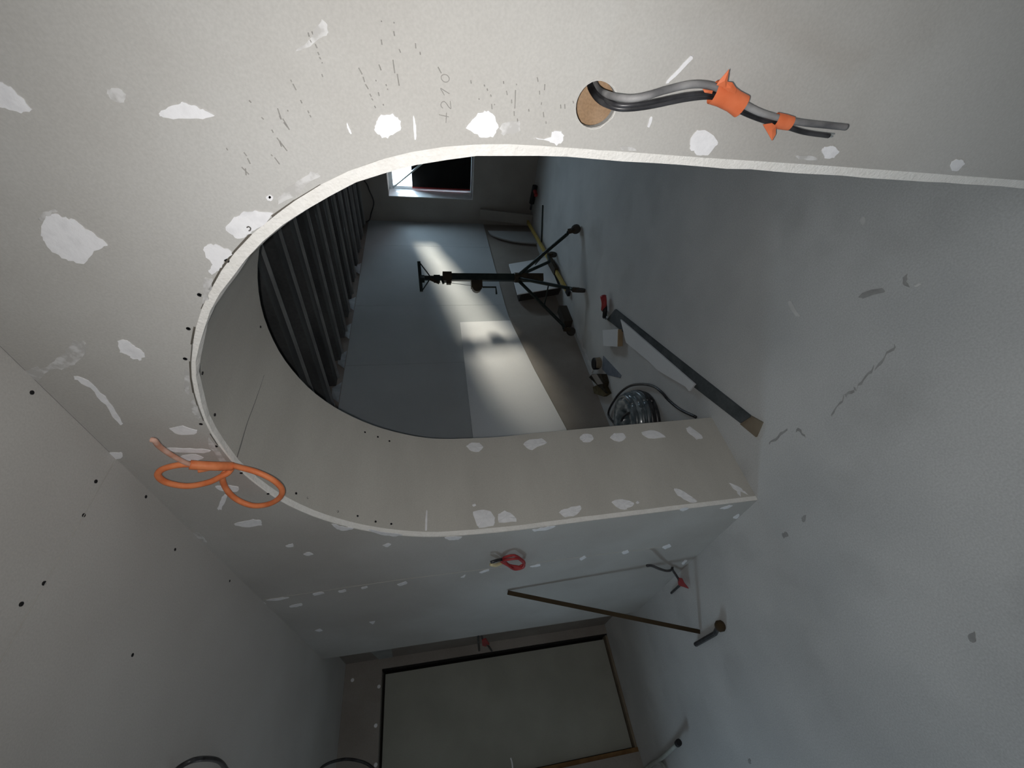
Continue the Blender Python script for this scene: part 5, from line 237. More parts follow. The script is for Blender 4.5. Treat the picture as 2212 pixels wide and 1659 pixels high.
"dash":[[[-0.1164,1.757],[-0.121,1.7567]],[[-0.1242,1.7563],[-0.1274,1.755]],[[-0.1148,1.7518],[-0.118,1.7509]],[[-0.1287,1.7503],[-0.1333,1.7487]],[[-0.1379,1.7489],[-0.1412,1.7476]],[[-0.1438,1.7477],[-0.1463,1.7462]],[[-0.1498,1.7457],[-0.151,1.7449]],[[-0.1644,1.7487],[-0.168,1.7482]],[[-0.1749,1.795],[-0.1779,1.7944]],[[-0.1801,1.7932],[-0.1879,1.7906]],[[-0.2007,1.7874],[-0.205,1.7863]],[[-0.2144,1.7799],[-0.2178,1.7791]],[[-0.2204,1.7782],[-0.2234,1.7773]],[[-0.2155,1.8101],[-0.2175,1.8097]],[[-0.2245,1.824],[-0.2295,1.8232]],[[-0.2334,1.8204],[-0.2435,1.8143]],[[-0.2608,1.8343],[-0.2696,1.8333]],[[-0.1524,1.6937],[-0.1603,1.6897]],[[-0.1634,1.6889],[-0.1698,1.6876]],[[-0.1726,1.6867],[-0.1787,1.6832]],[[-0.1848,1.6818],[-0.1885,1.6801]],[[-0.1909,1.6799],[-0.1933,1.678]],[[-0.2007,1.6767],[-0.2038,1.6753]],[[-0.1157,1.6567],[-0.1216,1.6563]],[[-0.0941,1.654],[-0.0957,1.6538]],[[-0.1044,1.6379],[-0.1098,1.637]],[[-0.0941,1.6365],[-0.0957,1.6365]],[[-0.1247,1.6318],[-0.1289,1.63]],[[-0.1459,1.6634],[-0.1529,1.661]],[[-0.1384,1.6422],[-0.155,1.641]],[[-0.1557,1.6373],[-0.1707,1.6358]],[[-0.1703,1.6557],[-0.1727,1.6551]],[[-0.1657,1.6706],[-0.1676,1.6699]],[[-0.1818,1.6686],[-0.1867,1.6678]],[[-0.1973,1.6632],[-0.1993,1.6625]],[[-0.1759,1.6541],[-0.1775,1.6538]],[[-0.1157,1.6077],[-0.1218,1.6072]],[[-0.1256,1.6014],[-0.1288,1.6009]],[[-0.1419,1.5749],[-0.1495,1.5701]],[[-0.1551,1.5238],[-0.1593,1.5227]],[[-0.1593,1.5019],[-0.1616,1.5008]],[[-0.1643,1.4969],[-0.1672,1.4957]],[[-0.1719,1.4906],[-0.1748,1.4894]],[[-0.1851,1.4882],[-0.1923,1.4867]],[[-0.1524,1.4709],[-0.1557,1.4701]],[[-0.1649,1.4649],[-0.1705,1.4629]],[[-0.1765,1.4551],[-0.1816,1.4541]],[[-0.1542,1.4495],[-0.1561,1.4488]],[[-0.1628,1.45],[-0.1886,1.4481]],[[-0.1929,1.4491],[-0.1994,1.4479]],[[-0.143,1.4164],[-0.1487,1.414]],[[-0.1512,1.4022],[-0.1592,1.4014]],[[-0.177,1.4035],[-0.1802,1.4035]],[[-0.1906,1.3983],[-0.1981,1.3962]],[[-0.1609,1.4099],[-0.1659,1.4086]],[[-0.1778,1.37],[-0.1831,1.3684]],[[-0.1767,1.3629],[-0.183,1.3611]],[[-0.1711,1.3493],[-0.1742,1.3478]],[[-0.1787,1.5095],[-0.1803,1.509]],[[-0.1847,1.4833],[-0.1863,1.4827]],[[-0.2033,1.4421],[-0.2077,1.441]],[[-0.188,1.4243],[-0.1912,1.4234]],[[-0.2044,1.3912],[-0.2077,1.3902]],[[-0.2767,1.9183],[-0.2799,1.9173]],[[-0.2819,1.8939],[-0.2874,1.8913]],[[-0.2908,1.8912],[-0.2994,1.8899]],[[-0.3053,1.9049],[-0.3168,1.8972]],[[-0.3074,1.8999],[-0.3182,1.9022]],[[-0.283,1.853],[-0.2852,1.8514]],[[-0.2873,1.8486],[-0.2975,1.8438]],[[-0.2283,1.8513],[-0.2312,1.849]],[[-0.2452,1.8412],[-0.2494,1.8402]],[[-0.2566,1.8367],[-0.2759,1.8262]],[[-0.2608,1.8334],[-0.2662,1.8322]],[[-0.2064,1.8623],[-0.2092,1.8601]],[[-0.2145,1.8241],[-0.2295,1.8228]],[[-0.2283,1.8203],[-0.2435,1.8145]]],
"text":[[[-0.2063,1.5746],[-0.2073,1.5669],[-0.2084,1.5582]],[[-0.2027,1.5621],[-0.2092,1.5626],[-0.2174,1.5631]],[[-0.1964,1.5678],[-0.1945,1.5703],[-0.1913,1.571],[-0.1881,1.5691],[-0.1872,1.5653],[-0.1898,1.562],[-0.1937,1.5589],[-0.1964,1.5548],[-0.1908,1.5553],[-0.1857,1.556]],[[-0.1783,1.5652],[-0.1735,1.5684],[-0.1694,1.5711],[-0.1719,1.5658],[-0.175,1.5588],[-0.1757,1.5572]],[[-0.1571,1.5695],[-0.1537,1.5699],[-0.1511,1.5667],[-0.1511,1.5617],[-0.1539,1.5581],[-0.1577,1.5581],[-0.1603,1.5618],[-0.1599,1.5664],[-0.1571,1.5695]]],
"hook3":[[-0.4117,1.9303],[-0.4098,1.9266],[-0.4124,1.9243],[-0.417,1.9265],[-0.418,1.9292]],
"cab_a":[[-0.149,0.87,1.2993],[-0.1551,0.84,1.3008],[-0.1544,0.8,1.3001],[-0.1492,0.755,1.2956],[-0.1452,0.735,1.2781],[-0.1382,0.73,1.2552],[-0.1298,0.735,1.225],[-0.1213,0.74,1.1865],[-0.1203,0.745,1.1518],[-0.1257,0.745,1.1242],[-0.1394,0.745,1.0825],[-0.153,0.75,1.0271],[-0.1613,0.755,0.9531],[-0.1638,0.76,0.8795],[-0.1643,0.76,0.841]],
"cab_b":[[-0.1537,0.87,1.3077],[-0.1593,0.84,1.3108],[-0.1631,0.8,1.3101],[-0.1651,0.775,1.3002],[-0.1652,0.76,1.2785],[-0.1579,0.755,1.2379],[-0.1433,0.755,1.1776],[-0.1369,0.755,1.1342],[-0.1408,0.755,1.1064],[-0.1529,0.755,1.069],[-0.1634,0.755,1.0174],[-0.1706,0.757,0.9645],[-0.1775,0.76,0.9188],[-0.1808,0.765,0.8625]],
"cab_c":[[-0.152,0.87,1.3037],[-0.1575,0.84,1.3053],[-0.1606,0.8,1.3042],[-0.1599,0.765,1.2978],[-0.1583,0.75,1.2802],[-0.1508,0.745,1.2446],[-0.1365,0.745,1.1854],[-0.1323,0.75,1.1391],[-0.1372,0.75,1.1085],[-0.1472,0.75,1.0717],[-0.1584,0.752,1.0178],[-0.1646,0.755,0.9699]],
"tape1":[[-0.1292,0.748,1.1375],[-0.1316,0.748,1.1177],[-0.139,0.748,1.0941],[-0.145,0.748,1.0759]],
"tape2":[[-0.1609,0.753,0.9981],[-0.1627,0.753,0.9819],[-0.1644,0.753,0.9638]],
"flap1":[[-0.1165,0.728,1.1481],[-0.1091,0.728,1.1454],[-0.0956,0.728,1.1373],[-0.1082,0.728,1.133],[-0.1188,0.728,1.1306]],
"flap1b":[[-0.1195,0.73,1.134],[-0.111,0.73,1.1336],[-0.1113,0.73,1.122],[-0.119,0.73,1.1104],[-0.1251,0.73,1.1087],[-0.1236,0.73,1.122]],
"flap2":[[-0.1668,0.742,1.0255],[-0.1636,0.742,1.0091],[-0.1672,0.742,0.9994],[-0.1797,0.742,0.9914],[-0.1901,0.742,0.9923],[-0.1806,0.742,1.0058]],
"flap0":[[-0.1253,0.742,1.1608],[-0.1264,0.742,1.1421],[-0.1307,0.742,1.1416],[-0.1299,0.742,1.1553]],
"or_tail":[[-0.9454,0.74,2.3027],[-0.95,0.74,2.2966],[-0.9827,0.745,2.3016],[-1.0312,0.75,2.2953],[-1.0844,0.755,2.2764],[-1.1163,0.765,2.2451],[-1.1733,0.8,2.2139]],
"or_loop1":[[-1.1614,0.795,2.206],[-1.1472,0.775,2.1735],[-1.1551,0.76,2.1285],[-1.1889,0.75,2.0916],[-1.2377,0.745,2.0791],[-1.2868,0.745,2.099],[-1.3305,0.75,2.1452],[-1.3395,0.755,2.1973],[-1.3077,0.765,2.237],[-1.2477,0.77,2.2469],[-1.1894,0.775,2.2379],[-1.1765,0.785,2.2236],[-1.1807,0.8,2.2165]],
"or_loop2":[[-1.1709,0.79,2.2104],[-1.1716,0.775,2.2167],[-1.1712,0.765,2.2312],[-1.1829,0.755,2.267],[-1.1865,0.75,2.3216],[-1.1539,0.745,2.3572],[-1.1178,0.745,2.3645],[-1.0966,0.75,2.3513],[-1.0876,0.755,2.321],[-1.0908,0.76,2.2863],[-1.1102,0.765,2.2547],[-1.1334,0.775,2.2181],[-1.1665,0.8,2.2078]],
"or_bundle":[[-1.0895,0.757,2.279],[-1.1058,0.762,2.2521],[-1.1245,0.77,2.2256],[-1.1587,0.79,2.2063]],
"or_stub":[[-1.1165,0.755,2.2693],[-1.119,0.76,2.2565],[-1.1194,0.765,2.2403]],
"red_coil":[[-2.1969,0.8,1.2902],[-2.1431,0.79,1.2798],[-2.1225,0.785,1.2444],[-2.1604,0.785,1.1991],[-2.213,0.785,1.1702],[-2.2706,0.785,1.1728],[-2.2693,0.785,1.2184],[-2.2291,0.785,1.2624],[-2.1983,0.795,1.2835]],
"red_black":[[-2.1409,0.775,1.3577],[-2.1386,0.78,1.329],[-2.1848,0.8,1.2889]],
"red_yellow":[[-2.1662,0.775,1.356],[-2.1953,0.778,1.3296],[-2.2352,0.8,1.2892]],
"bc1":[[-2.3846,0.74,0.4312],[-2.4275,0.75,0.3819],[-2.5561,0.765,0.2746],[-2.6446,0.775,0.1873],[-2.6894,0.79,0.1296],[-2.7106,0.815,0.0995]],
"bc2":[[-2.6824,0.79,0.1259],[-2.758,0.775,0.0741],[-2.8215,0.7525,0.03],[-2.8552,0.7407,0.014],[-2.9261,0.7392,0.012],[-3.0288,0.7377,0.012]],
"bc_tape":[[-2.797,0.7616,0.05],[-2.7389,0.736,0.05],[-2.7692,0.7145,0.03],[-2.7758,0.6857,0.014],[-2.8215,0.7124,0.018],[-2.8788,0.7398,0.018]],
"rc1":[[-3.7271,0.85,1.3232],[-3.7461,0.83,1.3353],[-3.8127,0.8,1.3388],[-4.1288,0.78,1.3179]],
"rc2":[[-3.7093,0.85,1.3058],[-3.7569,0.83,1.3164],[-3.8245,0.805,1.3081],[-3.9567,0.8,1.2785],[-4.078,0.79,1.2411],[-4.2239,0.78,1.2044]],
"rc_tape":[[-3.8451,0.79,1.3085],[-3.8198,0.79,1.2766],[-4.0149,0.79,1.2375],[-4.0818,0.79,1.2605],[-4.0264,0.79,1.2949]],
"stick":[[-2.7332,0.797,1.2078],[-2.8674,0.4569,0.005]],
"shortstick":[[-2.9535,0.4048,0.02],[-2.679,0.4052,0.02]],
"knob":[[-2.598,0.424,0.03]],
"ceil_loop1":[[-1.9703,0.1616,2.49],[-1.9455,0.1744,2.46],[-1.9463,0.1846,2.43],[-2.0054,0.1895,2.42],[-2.1277,0.1924,2.43],[-2.2519,0.1874,2.45],[-2.434,0.1726,2.49]],
"s_loop":[[-4.06,0.205,2.4886],[-4.06,0.2248,2.4612],[-4.06,0.2375,2.4019],[-4.06,0.2355,2.3094],[-4.06,0.2085,2.2138],[-4.06,0.1742,2.1489],[-4.06,0.1255,2.0992]],
"s_white":[[-4.52,0.0751,1.1145],[-4.52,0.0432,1.1081],[-4.52,-0.0039,1.1079]],
"floor_hose1":[[-4.6787,-0.1903,0.02],[-4.395,-0.1386,0.02],[-4.0783,-0.1055,0.03],[-3.6124,-0.041,0.07]],
"floor_hose2":[[-4.4784,-0.1648,0.02],[-4.3166,-0.135,0.02],[-4.1891,-0.1302,0.02],[-4.1168,-0.1531,0.02],[-4.1081,-0.197,0.02]],
"coil_tail":[[-2.6956,1.9158,0.06],[-2.7558,2.0102,0.05],[-2.8525,2.1357,0.03],[-2.9062,2.2538,0.02],[-2.8557,2.2844,0.02],[-2.7312,2.2727,0.02],[-2.562,2.232,0.02],[-2.3923,2.1502,0.02],[-2.2382,2.0256,0.02],[-2.1206,1.8959,0.02],[-2.0613,1.7775,0.02],[-2.0479,1.6912,0.01],[-1.9883,1.5578,0.01],[-1.8954,1.42,0.01]],
"coil_tail2":[[-2.7534,1.9593,0.06],[-2.531,1.8769,0.15],[-2.3656,1.8176,0.2],[-2.2847,1.7833,0.205],[-2.2583,1.7781,0.19]],
"strip":[[-2.2068,2.8893,0.0],[-1.564,1.1026,-0.0],[-1.6118,1.1153,0.0],[-1.6228,1.1609,0.0],[-2.3021,2.9163,0.0]],
"stripq":[[-2.0977,2.7985,0.01],[-1.5301,1.1279,0.01],[-1.6117,1.1499,0.01],[-2.2747,2.8815,0.01]],
"brownend":[[-1.5314,1.1348,0.005],[-1.4945,1.0633,0.005],[-1.5826,1.0373,0.005],[-1.6231,1.1522,0.005]],
"wboard":[[-2.0802,2.6328,0.03],[-1.7342,1.5504,0.03],[-1.8076,1.5597,0.03],[-1.8152,1.6066,0.03],[-1.9768,1.9161,0.03],[-2.0186,2.056,0.03],[-2.1571,2.4239,0.03]],
"wsquare":[[-2.347,2.8176,0.06],[-2.14,2.5777,0.06],[-2.2571,2.4859,0.06],[-2.4416,2.7064,0.06]],
"redtool":[[-2.1176,3.0212,0.05],[-2.1523,2.9627,0.05],[-2.2121,2.9386,0.05]],
"redtool2":[[-2.2355,2.9694,0.02],[-2.254,2.8552,0.02],[-2.2721,2.7579,0.02]],
"wheelA":[[-2.0087,4.0883,0.05]],
"wheelB":[[-2.4164,3.5563,0.06]],
"wheelC":[[-2.945,3.5227,0.1281]],
"wheelD":[[-2.65,4.69,0.06]],
"mast":[[-2.6456,4.1476,0.34]],
"mast_zs":[1.696,1.569,1.441,1.311,1.18,1.075,0.995,0.845,0.606,0.34],
"level":[[-3.0,6.1209,0.0836],[-2.8003,3.9687,0.03]],
"pliers":[[-2.7643,2.8414,0.04],[-2.7051,2.8121,0.04],[-2.6916,2.7454,0.04],[-2.7489,2.7268,0.04],[-2.8082,2.7872,0.04]],
"yellow":[[-2.9321,2.7796,0.05],[-2.8443,2.739,0.05],[-2.6782,2.5745,0.05],[-2.6947,2.4879,0.05],[-2.7431,2.4743,0.05],[-2.7365,2.3807,0.05],[-2.8402,2.4331,0.05],[-2.992,2.6116,0.05]],
"bluefoil":[[-2.6716,2.7229,0.005],[-2.6138,2.5569,0.005],[-2.533,2.3256,0.005],[-2.565,2.3222,0.005],[-2.7333,2.5224,0.005],[-2.7858,2.6535,0.005]],
"rod":[[-2.4504,5.6731,0.02],[-3.652,4.9779,0.02]],
"block":[[-3.8036,4.7092,0.1],[-3.1655,4.0424,0.1],[-3.199,3.9369,0.1],[-3.6348,4.3364,0.1]],
"tooldark":[[-2.4009,6.2,-0.0043],[-2.47,6.2,0.0417],[-2.6604,6.2,-0.0295]],
"edge_strip":[[-2.0259,1.45,0.3351],[-1.97,1.45,0.1167]],
"brown_tri":[[-2.0015,1.45,0.7268],[-1.9622,1.45,0.653]],
"crack_floor":[[[-1.1881,0.8626,0.0],[-1.092,0.8741,0.0],[-1.0356,0.8646,0.0],[-0.9302,0.872,0.0],[-0.8229,0.8788,0.0]],[[-1.3717,0.9183,0.0],[-1.3478,0.8746,0.0]],[[-1.5502,0.9682,0.0],[-1.4125,0.9492,0.0]]],
"floor_smudge":[[[-0.7803,1.1061,0.0],[-0.7708,1.1044,0.0],[-0.76,1.1041,0.0],[-0.7508,1.097,0.0],[-0.7335,1.0848,0.0],[-0.7199,1.0691,0.0],[-0.7088,1.0586,0.0],[-0.7086,1.0483,0.0],[-0.7114,1.0408,0.0],[-0.7145,1.0406,0.0],[-0.7226,1.0465,0.0],[-0.7285,1.0535,0.0],[-0.7404,1.0635,0.0],[-0.7486,1.07,0.0],[-0.7617,1.0778,0.0],[-0.7753,1.0875,0.0],[-0.7758,1.094,0.0],[-0.7808,1.101,0.0]],[[-0.6441,1.0253,0.0],[-0.6376,1.0236,0.0],[-0.6344,1.0238,0.0],[-0.6266,1.0215,0.0],[-0.6332,1.0184,0.0],[-0.6403,1.0095,0.0],[-0.6492,1.0063,0.0],[-0.6495,0.9972,0.0],[-0.6538,0.9901,0.0],[-0.6556,0.9828,0.0],[-0.6573,0.9874,0.0],[-0.6595,0.9977,0.0],[-0.6609,1.0033,0.0],[-0.6571,1.0124,0.0],[-0.6507,1.0166,0.0]],[[-1.6346,0.6242,0.0],[-1.6166,0.6268,0.0],[-1.6083,0.6259,0.0],[-1.6027,0.6236,0.0],[-1.6055,0.6191,0.0],[-1.6167,0.6115,0.0],[-1.6236,0.6053,0.0],[-1.6298,0.606,0.0],[-1.6322,0.6049,0.0],[-1.6384,0.6065,0.0],[-1.6396,0.614,0.0],[-1.6351,0.6191,0.0]],[[-1.787,0.6224,0.0],[-1.7787,0.6176,0.0],[-1.7676,0.6205,0.0],[-1.7596,0.6145,0.0],[-1.7593,0.6052,0.0],[-1.7601,0.601,0.0],[-1.7638,0.5964,0.0],[-1.7753,0.5985,0.0],[-1.7874,0.602,0.0],[-1.7958,0.5997,0.0],[-1.7965,0.6094,0.0],[-1.7946,0.6184,0.0]],[[-1.3268,0.0847,-0.0],[-1.3187,0.0887,0.0],[-1.3039,0.0896,0.0],[-1.2976,0.0908,0.0],[-1.3023,0.0831,-0.0],[-1.309,0.0769,0.0],[-1.3142,0.0688,0.0],[-1.3204,0.0667,0.0],[-1.3276,0.0668,0.0],[-1.329,0.0694,0.0],[-1.3318,0.0718,0.0],[-1.33,0.0793,0.0]],[[-2.9104,-0.1541,0.0],[-2.9074,-0.1527,0.0],[-2.8947,-0.1512,0.0],[-2.8905,-0.1544,0.0],[-2.8901,-0.161,0.0],[-2.9023,-0.1684,-0.0],[-2.8968,-0.1724,0.0],[-2.912,-0.1746,0.0],[-2.9197,-0.1686,0.0],[-2.9271,-0.1652,0.0],[-2.9159,-0.164,0.0],[-2.9213,-0.1594,0.0]]],
"floor_light":[[[-0.9881,1.3508,0.0],[-0.9842,1.3568,0.0],[-0.9758,1.3563,0.0],[-0.9726,1.3456,0.0],[-0.9773,1.3289,0.0],[-0.9818,1.3105,0.0],[-0.9871,1.2896,0.0],[-0.9879,1.2797,0.0],[-0.9882,1.2679,0.0],[-0.9899,1.2602,0.0],[-0.9972,1.2643,0.0],[-0.9986,1.2699,0.0],[-1.0054,1.2777,0.0],[-1.0027,1.2865,0.0],[-1.002,1.2997,0.0],[-1.0025,1.3091,0.0],[-0.9968,1.3259,0.0],[-0.9939,1.3419,0.0]],[[-0.5758,1.3012,0.0],[-0.5694,1.3029,0.0],[-0.5597,1.3031,0.0],[-0.5566,1.3014,0.0],[-0.5573,1.292,0.0],[-0.561,1.287,0.0],[-0.5654,1.2821,0.0],[-0.5714,1.2781,0.0],[-0.5777,1.2786,0.0],[-0.5807,1.2786,0.0],[-0.5806,1.2883,0.0],[-0.5781,1.292,0.0]],[[-0.644,0.9756,0.0],[-0.6398,0.9724,0.0],[-0.6319,0.9704,0.0],[-0.6298,0.9673,0.0],[-0.6286,0.966,0.0],[-0.6284,0.9607,0.0],[-0.6305,0.9618,0.0],[-0.6344,0.9637,0.0],[-0.6408,0.9655,0.0],[-0.6448,0.9686,0.0],[-0.6444,0.9734,0.0],[-0.645,0.9747,0.0]]],
"c_joint_x":[-1.111,0.478,2.49],
"seam_x":[[-2.3734,2.4794],[-2.3262,1.779],[-2.3113,0.3072]],
"joint_x":[[-1.1106,2.4848],[-1.1184,2.1979],[-0.3932,2.2677]]}''')
YW, YB, H = 0.81, 1.31, 2.49          # face of the arch wall, its rear face, ceiling height
XS, XWL, XR = -4.63, -3.76, 2.2       # left wall, left end of the arch wall, right wall
XL, YF = -3.08, 6.34                  # rear room: left wall, far wall

# ============================================================ the setting
# floor
fo = struct('floor', MB().box((-5.2, -3.2, -.15), (2.6, 7.0, 0)), FLOOR)
for q in D['floor_smudge']: MB().slab([(x, y, 0) for x, y, z in q], (0, 0, 1), .0012).build('dark_stain', CRACK, fo)
for q in D['floor_light']: MB().slab([(x, y, 0) for x, y, z in q], (0, 0, 1), .0012).build('plaster_drop', FLOORL, fo)
for q in D['crack_floor']:
    for (a, b_) in zip(q[:-1], q[1:]):
        P = [Vector(a).lerp(Vector(b_), t / 6) for t in range(7)]
        P = [p + Vector((random.uniform(-.006, .006), random.uniform(-.006, .006), 0)) for p in P]
        L_ = [p + Vector((random.uniform(.002, .008), random.uniform(.002, .008), 0)) for p in P]; R_ = [p - Vector((random.uniform(.001, .005), random.uniform(.001, .005), 0)) for p in P]
        MB().slab(L_ + R_[::-1], (0, 0, 1), .0008).build('hairline_crack', CRACK, fo)

# arch wall
ain, aout, aback = D['arch_in'], D['arch_out'], D['arch_back']
na = len(ain); top = max(range(na), key=lambda i: ain[i][1])
core = MB()
# rear face with the opening, and the left end
core.slab([(XWL, YB, 0)] + [(-1.06 + (x + 1.06) * 1.008, YB, z * 1.004) for x, z in aback] + [(XR, YB, 0), (XR, YB, H + .42), (XL - .2, YB, H + .42), (XL - .2, YB, H + .2), (XWL, YB, H + .2)], (0, 1, 0), .02)
core.box((XWL, YW + .0125, 0), (XWL + .02, YB, H + .2))

core.box((XR - .02, YW + .0125, 0), (XR, YB, H + .2)); core.box((XWL, YW + .0125, H + .1), (XR, YB + .02, H + .2))
wf = struct('wall_front', core, BACKW)
hc = (-0.174, 1.307); hr = 0.0345
hole = [(hc[0] + hr * math.cos(a) * (1 + .02 * math.sin(3 * a)), YW, hc[1] + hr * 1.03 * math.sin(a)) for a in [2 * math.pi * i / 28 for i in range(28)]]
XJ1, XJ2 = -2.335, -1.114
k1 = min(range(top + 3), key=lambda i: abs(aout[i][0] - XJ2) + (0 if aout[i][1] > 1.6 else 9))
left = [(aout[i][0], YW, aout[i][1]) for i in range(0, k1 + 1)]; right = [(aout[i][0], YW, aout[i][1]) for i in range(k1, na)]
XJ2 = aout[k1][0]
MB().slab([(XWL, YW, 0), (XJ1, YW, 0), (XJ1, YW, H), (XWL, YW, H)], (0, 1, 0), .0125).build('plasterboard', BOARD, wf)
MB().slab([(XJ1 + .0012, YW, 0)] + left + [(XJ2, YW, H), (XJ1 + .0012, YW, H)], (0, 1, 0), .0125).build('plasterboard', BOARD, wf)
MB().slab_holes([[(XJ2 + .0012, YW, H), (XJ2 + .0012, YW, aout[k1][1])] + right[1:] + [(XR, YW, 0), (XR, YW, H)], hole], (0, 1, 0), .0125).build('plasterboard', BOARD, wf)
# rim of cut gypsum around the arch
rim = MB(); v = []; f = []
RD = .022; K = 6
for i in range(na):
    for j in range(K):
        t = j / (K - 1); s = math.sin(i * 1.7 + j) * .0007 + random.uniform(-.0012, .0012) * (1 if j else 0)
        x = aout[i][0] * (1 - t) + ain[i][0] * t + s; z = max(0, aout[i][1] * (1 - t) + ain[i][1] * t + (s if 0 < i < na - 1 else 0)); v.append((x, YW + (.0015 + .002 * t if t < .85 else RD), z))
    if i:
        a = (i - 1) * K; b_ = i * K
        for j in range(K - 1): f.append((a + j, b_ + j, b_ + j + 1, a + j + 1))
rim.add(v, f).build('cut_edge', GYPSUM, wf)
# dark ragged gap between the board and the rim, upper arch only
gap = MB()
i0 = int(na * .50); i1 = int(na * .66)
for i in range(i0, i1):
    if random.random() < .22: continue
    p = Vector((aout[i][0], YW - .0006, aout[i][1])); q = Vector((aout[i + 1][0], YW - .0006, aout[i + 1][1])); d = (q - p).normalized(); nn = Vector((-d.z, 0, d.x))
    w0 = random.uniform(.0012, .004)
    gap.add([p, q, q + nn * w0 * random.uniform(.6, 1.2), p + nn * w0], [(0, 1, 2, 3)])
gap.build('open_joint', FLOORB, wf)
# lining of the arch
lin = MB(); NY = 12; v = []; f = []
for j in range(NY + 1):
    t = j / NY; y = YW + RD + (YB - YW - RD) * t
    for i in range(na): v.append((ain[i][0] * (1 - t) + aback[i][0] * t, y, ain[i][1] * (1 - t) + aback[i][1] * t))
for j in range(NY):
    for i in range(na - 1): a = j * na + i; f.append((a, a + 1, a + na + 1, a + na))
for x, z in aback: v.append((x, YB + .021, z))
for i in range(na - 1): a = NY * na + i; f.append((a, a + 1, a + na + 1, a + na))
lining = lin.add(v, f).build('arch_lining', LINING, wf, smooth=True)
# lining trims: filler, screws, pencil strokes, open joint
for P in D['r_white']:
    if len(P) < 4: continue
    c = Vector((0, 0, 0))
    for p in P: c += Vector(p[:3])
    c /= len(P); n0 = Vector(P[0][3:])
    m = MB(); ring = [Vector(p[:3]) + Vector(p[3:]) * .003 for p in P]; k = len(ring)
    cc = c + n0 * .004
    m.add(ring + [cc] + [Vector(p[:3]) - Vector(p[3:]) * .002 for p in P], [(i, (i + 1) % k, k) for i in range(k)] + [(i, (i + 1) % k, k + 1 + (i + 1) % k, k + 1 + i) for i in range(k)])
    m.build('filler_patch', FILLER, lining)
for p in D['r_screw']:
    n0 = Vector(p[3:]); MB().lathe(Vector(p[:3]) - n0 * .001, [(.0045, 0), (.0045, .0035), (.002, .0028)], 10, n0).build('screw', SCREW, lining)
g = D['r_groove']
MB().tube([Vector(p[:3]) + Vector(p[3:]) * .0005 for p in g], .0022, 6, 4, r2=.0008).build('board_joint', mat('joint_shadow', (0.15, 0.15, 0.145), scale=30), lining)
for q in D['r_pencil']: MB().tube([Vector(p[:3]) + Vector(p[3:]) * .0002 for p in q], .0012, 5, 3).build('pencil_line', PENCIL, lining)
# on the face
for P in D['w_white']: MB().slab([(x, YW + .001, z) for x, z in P], (0, -1, 0), .0025).build('filler_patch', FILLER, wf)
for P in D['w_smear']: MB().slab([(x, YW + .001, z) for x, z in P], (0, -1, 0), .0016).build('filler_smear', SMEAR, wf)
for x, z in D['w_screw']: MB().lathe((x, YW + .001, z), [(.0045, 0), (.0045, .0016), (.002, .001)], 10, (0, -1, 0)).build('screw', SCREW, wf)
pm = MB()
for q in D['dash']: pm.tube([(x, YW - .0001, z) for x, z in q], .0010, 5, 2, smooth=False)
pm.build('pencil_dashes', PENCIL2, wf, kind='stuff')
tx = MB()
for q in D['text']: tx.tube([(x, YW - .0001, z) for x, z in q], .0007, 5, 4)
tx.build('pencil_figures', PENCIL2, wf, label='handwritten +210 in pencil')
MB().tube([(x, YW - .003, z) for x, z in D['hook3']], .0011, 5, 4).build('pencil_tick', PENCIL, wf)
# taped joint strips (slightly paler) along the left seam
for a, b_ in ((D['seam_x'][0], D['seam_x'][1]), (D['seam_x'][1], D['seam_x'][2])):
    MB().bar((a[0], YW - .0002, a[1]), (b_[0], YW - .0002, b_[1]), .0016, .004, up=(1, 0, 0)).build('joint_line', LINING, wf)
# cable hole: cavity and chipboard behind
hb = MB(); hb.lathe((hc[0], YW + .0125, hc[1]), [(.075, 0), (.075, .06)], 24, (0, 1, 0)); hb.f = [q for q in hb.f if len(q) == 4] + [hb.f[-1]]
hb.build('cavity_backing', CAVITY, wf)
rg = MB(); k = len(hole)
ri = [Vector(p) + Vector((0, .004, 0)) for p in hole]; ro = [Vector((hc[0], YW - .0008, hc[1])) + (Vector(p) - Vector((hc[0], YW, hc[1]))) * random.uniform(1.04, 1.13) for p in hole]
rg.add(ri + ro, [(i, (i + 1) % k, k + (i + 1) % k, k + i) for i in range(k)]).build('hole_edge', GYPSUM, wf)

# left wall: recess strip beside the arch wall, lintel, doorway, side window
Y2 = .93
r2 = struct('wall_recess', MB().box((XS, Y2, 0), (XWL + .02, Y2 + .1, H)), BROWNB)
MB().slab([(XS, Y2 - .0005, 2.08), (XWL, Y2 - .0005, 2.02), (XWL, Y2 - .0005, 2.18), (XWL - .1, Y2 - .0005, 2.28), (XS, Y2 - .0005, 2.20)], (0, -1, 0), .002).build('filler_patch', mat('grey_filler', (0.30, 0.31, 0.31), (0.38, 0.39, 0.385), scale=9), r2)
ws = MB()
DY0, DY1, DZ = -.05, .85, 2.17; WY0, WY1, WZ0, WZ1 = -2.05, -1.25, 1.0, 1.9
ws.box((XS - .25, DY1, 0), (XS, Y2 + .1, H)); ws.box((XS - .25, DY0, DZ), (XS, DY1, H)); ws.box((XS - .25, WY1, 0), (XS, DY0, H))
ws.box((XS - .25, WY0, 0), (XS, WY1, WZ0)); ws.box((XS - .25, WY0, WZ1), (XS, WY1, H)); ws.box((XS - .25, -3.2, 0), (XS, WY0, H))
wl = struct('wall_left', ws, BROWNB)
for y, z in ((.80, 2.42), (.72, 2.19), (.45, 2.20), (.20, 2.185)): MB().lathe((XS - .001, y, z), [(.016, 0), (.012, .003)], 10, (1, 0, 0)).build('filler_patch', FILLER, wl)
do = struct('door_1', MB().box((XS - .25, DY0, 0), (XS - .2, DY1, DZ)), DARK)
